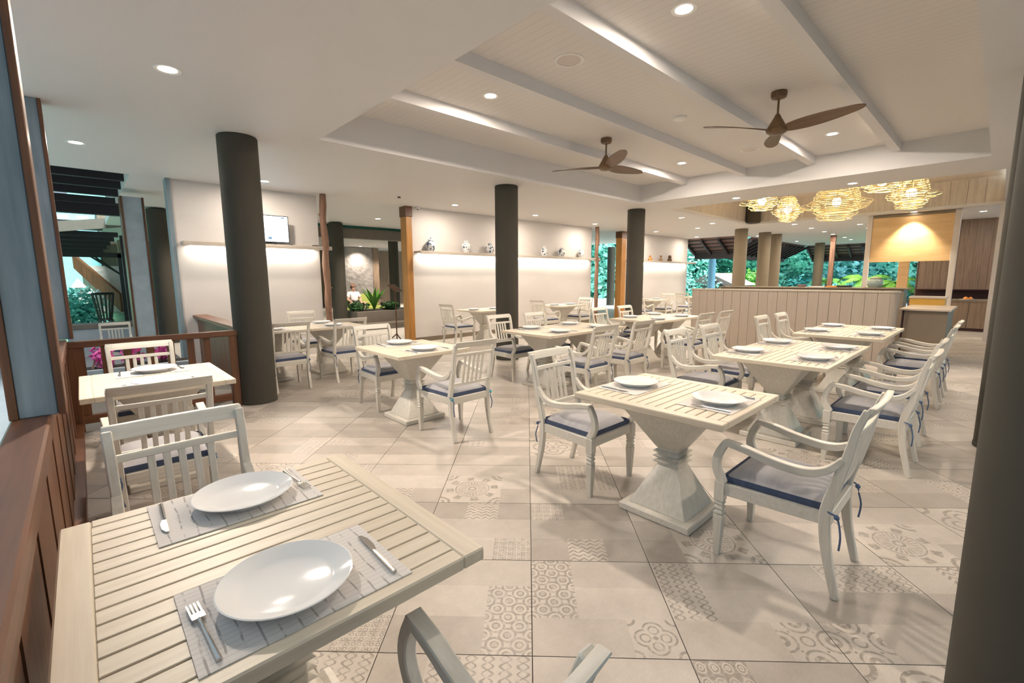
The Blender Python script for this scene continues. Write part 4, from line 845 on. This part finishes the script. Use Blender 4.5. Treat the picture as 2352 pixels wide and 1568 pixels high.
t = thing('iron_post', (.95, 16., -.3), 0, 'thin dark post outside left of the weathered square pillar', 'post'); MB().box(-.06, .06, -.06, .06, 0, 2.9).build('shaft', 'dark_metal', t); MB().box(-.09, .09, -.09, .09, 0, .08).build('foot', 'dark_metal', t)
gp = thing('garden_planter', (-.3, 13.9, -.3), 0, 'long grey masonry planter below the garden outside at left', 'planter'); MB().box(0, 1.25, 0, .5, 0, .66).build('lower_wall', 'concrete_blue', gp, .01); MB().box(-.1, 1.3, -.05, .55, .66, .76).build('coping', 'planter_grey', gp, .01)
r2 = thing('pavilion_roof', (0, 18., 2.7), 0, 'dark garden pavilion roof with a pale eave board outside at left', 'roof')
MB().box(-2.5, 1.25, 0, .08, .12, .40).xf(Matrix.Rotation(-.16, 4, 'Y')).build('eave_board', 'grey_stone', r2)
for k in range(5): MB().box(-2.5, 1.0 - .08 * k, .4 + k * .45, .50 + k * .45, .02 - .10 * k, .16 - .10 * k).build('purlin', 'dark_roof', r2)
MB().box(-2.4, 1.4, .05, 2.5, .34, .42).build('roof_board', 'dark_roof', r2); MB().box(-2.5, 1.3, 2.3, 2.44, -.52, -.36).build('tie_beam', 'dark_roof', r2)
for x in (-1.4, 1.08): MB().box(x - .06, x + .06, 2.3, 2.42, -3.0, -.4).build('post', 'dark_roof', r2)
for s in (0, 1): MB().tube([(1.08, 2.36, -1.1), (.4 - s * .1, 2.36, -.45)], .03, 6).build('brace', 'dark_roof', r2)
gh = thing('glazed_roof', (0, 25.4, 0), 0, 'pale blue glazed roof of the house behind the pavilion', 'roof'); plain('roof_blue', (.25, .62, .75), .4, 0, .25, 6); MB().add([(-1.5, 0, 3.4), (.75, 0, 3.4), (.75, 1.6, 4.4), (-1.5, 1.6, 4.4), (-1.5, .05, 3.3), (.75, .05, 3.3), (.75, 1.65, 4.3), (-1.5, 1.65, 4.3)], [(0, 1, 2, 3), (7, 6, 5, 4), (0, 4, 5, 1), (1, 5, 6, 2), (2, 6, 7, 3), (3, 7, 4, 0)]).build('slope', 'roof_blue', gh)
MB().box(-1.5, .75, .2, 1.6, -.3, 3.3).build('wall', 'leaf_blue', gh)
for k in range(2): MB().box(-.42 + k * .6, -.05 + k * .6, .85, .95, 3.85, 4.06).build('skylight', 'porcelain', gh)
tag(MB().box(.8, 2.2, 26.1, 28., -.3, 4.3).build('brown_hut', 'cabinet_wood', bevel=.02), 'plain brown hut wall beside the blue glazed roof', 'building')
struct(MB().add([(-12, 21, -.4), (3, 21, -.4), (3, 45, 4.2), (-12, 45, 4.2), (-12, 21, -1), (3, 21, -1), (3, 45, -1), (-12, 45, -1)], [(0, 1, 2, 3), (7, 6, 5, 4), (0, 4, 5, 1), (1, 5, 6, 2), (2, 6, 7, 3), (3, 7, 4, 0)]).build('hillside', 'grass'))
sw = thing('stair_wall', (0, 0, 0), 0, 'sloping dark red stair wall with pale steps running down the garden slope', 'wall'); MB().add([(-.1, 24.5, 2.45), (1.1, 23.5, .9), (1.2, 23.6, .9), (0, 24.6, 2.45), (-.1, 24.5, 1.9), (1.1, 23.5, .2), (1.2, 23.6, .2), (0, 24.6, 1.9)], [(0, 1, 2, 3), (7, 6, 5, 4), (0, 4, 5, 1), (1, 5, 6, 2), (2, 6, 7, 3), (3, 7, 4, 0)]).build('parapet', 'brown_wood', sw)
for k in range(8): MB().box(.12 + k * .14, 1.6, 24.6 - k * .12, 24.75 - k * .12, 0, 2.0 - k * .2).build('step', 'light_stone', sw)
ct = thing('iron_basket', (.52, 19.9, -.3), 0, 'black slatted iron basket lantern standing on the garden path', 'lantern')
for k in range(14):
    a = 2 * PI * k / 14; MB().tube([(.16 * math.cos(a), .16 * math.sin(a), .5), (.27 * math.cos(a), .27 * math.sin(a), 1.3)], .022, 5).build('bar', 'black', ct)
MB().lathe([(.18, 0), (.20, .1), (.20, .45), (.16, .5)], 16).build('base', 'black', ct); MB().lathe([(.27, 1.27), (.30, 1.3), (.27, 1.34)], 20, caps=False).build('rim', 'black', ct)
def lantern(x, y, z, s, lb):
    t = thing('stone_lantern', (x, y, z), 0, lb, 'lantern', 'white garden lanterns'); MB().lathe([(.13 * s, 0), (.13 * s, .05), (.06 * s, .1), (.06 * s, .35 * s), (.12 * s, .40 * s), (.12 * s, .62 * s)], 12).build('body', 'light_stone', t); MB().lathe([(.26 * s, .62 * s), (.20 * s, .70 * s), (.05 * s, .92 * s), (.01, .98 * s)], 12).build('roof', 'porcelain', t)
lantern(.30, 23.2, .05, 1.1, 'white stone lantern halfway up the garden slope'); lantern(-.02, 23.0, .62, .9, 'white stone lantern at the left of the garden slope'); lantern(.45, 20.8, .32, .85, 'white stone lantern right behind the iron basket')
bush(-.35, 21.6, -.3, 1.0, 1.5, 1100, .12, 'leaf_deep', 'hedge', 'teal-green clipped hedge at the foot of the garden slope', 'hedge', None, 41, ry=.6); bush(.25, 17.3, -.3, .7, .55, 600, .09, 'leaf_teal', 'ground_shrub', 'low spreading shrub in front of the iron basket', 'plant', None, 42)
bush(-1.3, 28, 0, 2.2, 4.5, 1200, .22, 'leaf_teal', 'garden_tree', 'tall teal tree behind the glazed roof at far left', 'tree', 'garden trees', 43, trunk=True)
bush(-2.0, 6.5, -.3, 1.2, 2.4, 1000, .14, 'leaf_blue', 'side_shrub', 'pale blue-green shrub outside past the low wall', 'plant', 'side shrubs', 44); bush(-1.6, 3.9, -.3, .8, 1.3, 700, .10, 'pink_flower', 'flower_shrub', 'pink flowering shrub outside the low wall at the left edge', 'plant', 'side shrubs', 45)
for k, (x, y, lb) in enumerate(((.10, 7.9, 'pink flowers in the trough outside, behind the railing slats at left'), (.42, 7.9, 'pink flowers in the trough outside, behind the railing slats in the middle'), (.72, 7.95, 'pink flowers in the trough outside, behind the railing slats at right'))): bush(x, y, .31, .14, .30, 160, .045, 'pink_flower', 'pink_flowers', lb, 'flowers', 'pink trough flowers', 50 + k)
t = thing('flower_trough', (-.1, 7.78, -.27), 0, 'grey trough holding pink flowers beyond the slatted railing', 'planter'); MB().box(0, 1.2, 0, .34, 0, .58).build('box', 'concrete_blue', t, .01); MB().box(.04, 1.16, .04, .3, .575, .583).build('soil', 'soil', t)
dup(CHAIR, (.42, 11.3, -.27), math.radians(180), 'white chair outside on the lower terrace beyond the railing')

# ================================================================== OUTSIDE, RIGHT
struct(MB().box(18.6, 70, 9.3, 70, -.5, -.3).build('ground_far', 'grass')); struct(MB().box(27.4, 70, -30, 9.3, -.5, -.3).build('ground_right', 'paving'))
def eave(name, org, along, out, L, label, drop=.5, run=1.0):
    t = thing(name, org, 0, label, 'roof', 'tiled eaves with dark rafters'); A = Vector(along); O = Vector(out); n = int(L / .55)
    def bar(a0, a1, o0, o1, zo, h, nm, mt):
        vs = []
        for (a, o_) in ((a0, o0), (a1, o0), (a1, o1), (a0, o1)):
            p = A * a + O * o_; zz = -drop * o_ / run + zo; vs.append((p.x, p.y, zz))
        vs += [(x, y, z + h) for x, y, z in vs]; MB().add(vs, [(0, 3, 2, 1), (4, 5, 6, 7), (0, 1, 5, 4), (1, 2, 6, 5), (2, 3, 7, 6), (3, 0, 4, 7)]).build(nm, mt, t)
    for k in range(n + 1): bar(k * L / n - .04, k * L / n + .04, 0, run, .0, .12, 'rafter', 'dark_roof')
    for k in range(4): bar(0, L, k * run / 4 + .1, k * run / 4 + .16, .12, .03, 'batten', 'dark_roof')
    bar(0, L, 0, run + .1, .15, .03, 'tiles', 'roof_tile'); bar(0, L, run, run + .05, -.12, .26, 'fascia', 'dark_roof')
eave('eave', (19.75, 6.97, 2.84), (1, 0, 0), (0, 1, 0), 7.6, 'tiled eave with dark rafters behind the brown columns'); eave('eave', (18.57, 9.2, 2.84), (0, -1, 0), (1, 0, 0), 2.1, 'short tiled eave beyond the end of the far shelf wall'); eave('eave', (27.32, 6.95, 2.84), (0, -1, 0), (1, 0, 0), 8., 'dark slatted eave beyond the thin timber post')
t = thing('garden_column', (23., 9.9, -.3), 0, 'blue-lit round column outdoors left of the brown columns', 'column'); MB().lathe([(.17, 0), (.17, 3.1)], 28).build('shaft', 'column_blue_lit', t); MB().lathe([(.24, 0), (.24, .1), (.18, .12)], 28).build('foot', 'column_blue_lit', t)
gh = thing('garden_house', (31., 12.9, -.3), 0, 'small pinkish gabled roof building in the garden behind the bar', 'building'); MB().box(-1.2, 2., -1.5, 1.6, 0, 1.3).build('walls', 'brick_pink', gh)
MB().add([(-1.4, -1.7, 1.2), (-1.4, 1.8, 1.2), (-1.4, .0, 2.0), (2.2, -1.7, 1.2), (2.2, 1.8, 1.2), (2.2, .0, 2.0)], [(0, 1, 2), (3, 5, 4), (0, 2, 5, 3), (1, 4, 5, 2), (0, 3, 4, 1)]).build('roof', 'brick_pink', gh); MB().tube([(-1.42, .1, 1.75), (-1.42, -.95, 1.15)], .06, 6).build('barge_board', 'dark_metal', gh)
hill = MB(); hv = []; HN = 40
for k in range(HN + 1):
    a = math.radians(-25 + 115 * k / HN)
    for r, z in ((44, -.5), (50, 3.5), (58, 9), (68, 13 + 1.5 * math.sin(k * 1.3))): hv.append((r * math.cos(a), r * math.sin(a), z + .6 * math.sin(k * 2.1 + r)))
hill.add(hv, [(k * 4 + j, k * 4 + 4 + j, k * 4 + 5 + j, k * 4 + 1 + j) for k in range(HN) for j in range(3)]); plain('hill_green', (.22, .66, .62), .9, 0, .5, .35); struct(hill.build('hill', 'hill_green', ang=80))
TR = [(30, 21, 4.5, 6.5, 'leaf_teal', 'dense teal tree seen through the narrow gap in the back wall'), (36, 23, 5, 7.5, 'leaf_deep', 'deep green tree left behind the narrow gap trees'), (33, 17.5, 4, 5.5, 'leaf_teal', 'teal tree just right of the far shelf wall end'), (38, 16, 5, 7, 'leaf_deep', 'deep teal tree behind the small pink-roofed building'),
      (40, 11.5, 4.5, 7, 'leaf_teal', 'teal tree between the two groups of brown columns'), (36, 12.6, 1.9, 2.4, 'leaf_bright', 'bright yellow-green tree between the brown columns'), (43, 8.5, 5, 7.5, 'leaf_blue', 'pale blue-green tree right of the paired brown columns'), (42, 4, 5, 7, 'leaf_teal', 'teal tree left of the thin timber post'),
      (44, -.5, 5, 7.5, 'leaf_blue', 'pale blue-green tree behind the hood panel'), (29.5, 13.8, 1.8, 1.9, 'leaf_teal', 'low teal shrub at the end of the far shelf wall'), (33, 6.8, 1.6, 1.5, 'leaf_deep', 'dark low shrub right of the paired brown columns'), (35, 27, 5, 7, 'leaf_blue', 'pale tree farthest left behind the narrow gap')]
for k, (x, y, rx, rz, mt, lb) in enumerate(TR): bush(x, y, -.4, rx, rz, 6000 if rx > 2.5 else 1500, .26 if rx > 2.5 else .13, mt, 'garden_tree', lb, 'tree' if rx > 2 else 'plant', 'garden trees', 60 + k, trunk=True)
def palm(x, y, z, h, n, L, label, seed):
    t = thing('palm', (x, y, z), 0, label, 'palm', 'garden palms'); rnd = random.Random(seed); MB().tube([(0, 0, 0), (.05, 0, h * .5), (0, 0, h)], [.12, .10, .08], 10).build('trunk', 'bark_wood', t)
    for k in range(n):
        a = 2 * PI * k / n + rnd.uniform(-.2, .2); up = rnd.uniform(.2, .9); m = MB(); P = []
        for i in range(13): s = i / 12; P.append(Vector((math.cos(a) * L * s * (1 - .15 * s), math.sin(a) * L * s * (1 - .15 * s), h + L * (up * s - .95 * s * s))))
        m.tube(P, [.022 * (1 - .8 * i / 12) for i in range(13)], 5); sd = Vector((-math.sin(a), math.cos(a), 0))
        for i in range(1, 13):
            for q in (-1, 1):
                for jj in (0, .5):
                    p = P[i - 1].lerp(P[i], jj); w = L * .26 * math.sin(PI * (.12 + .8 * i / 12)); e = p + sd * q * w + Vector((math.cos(a) * w * .5, math.sin(a) * w * .5, -w * .55)); f2 = (P[i] - P[i - 1]).normalized() * .035
                    m.add([p - f2, p + f2, e], [(0, 1, 2)])
        m.build('frond', 'leaf_bright', t, ang=80)
palm(24.6, 4.0, -.3, 1.55, 11, 1.3, 'bright green palm frond plant right of the thin timber post', 5); palm(28.6, 6.25, -.3, 1.5, 9, 1.0, 'small green palm left of the thin timber post', 6); palm(22.6, 2.75, -.3, 1.5, 10, .95, 'green palm seen below the golden hood panel', 7)
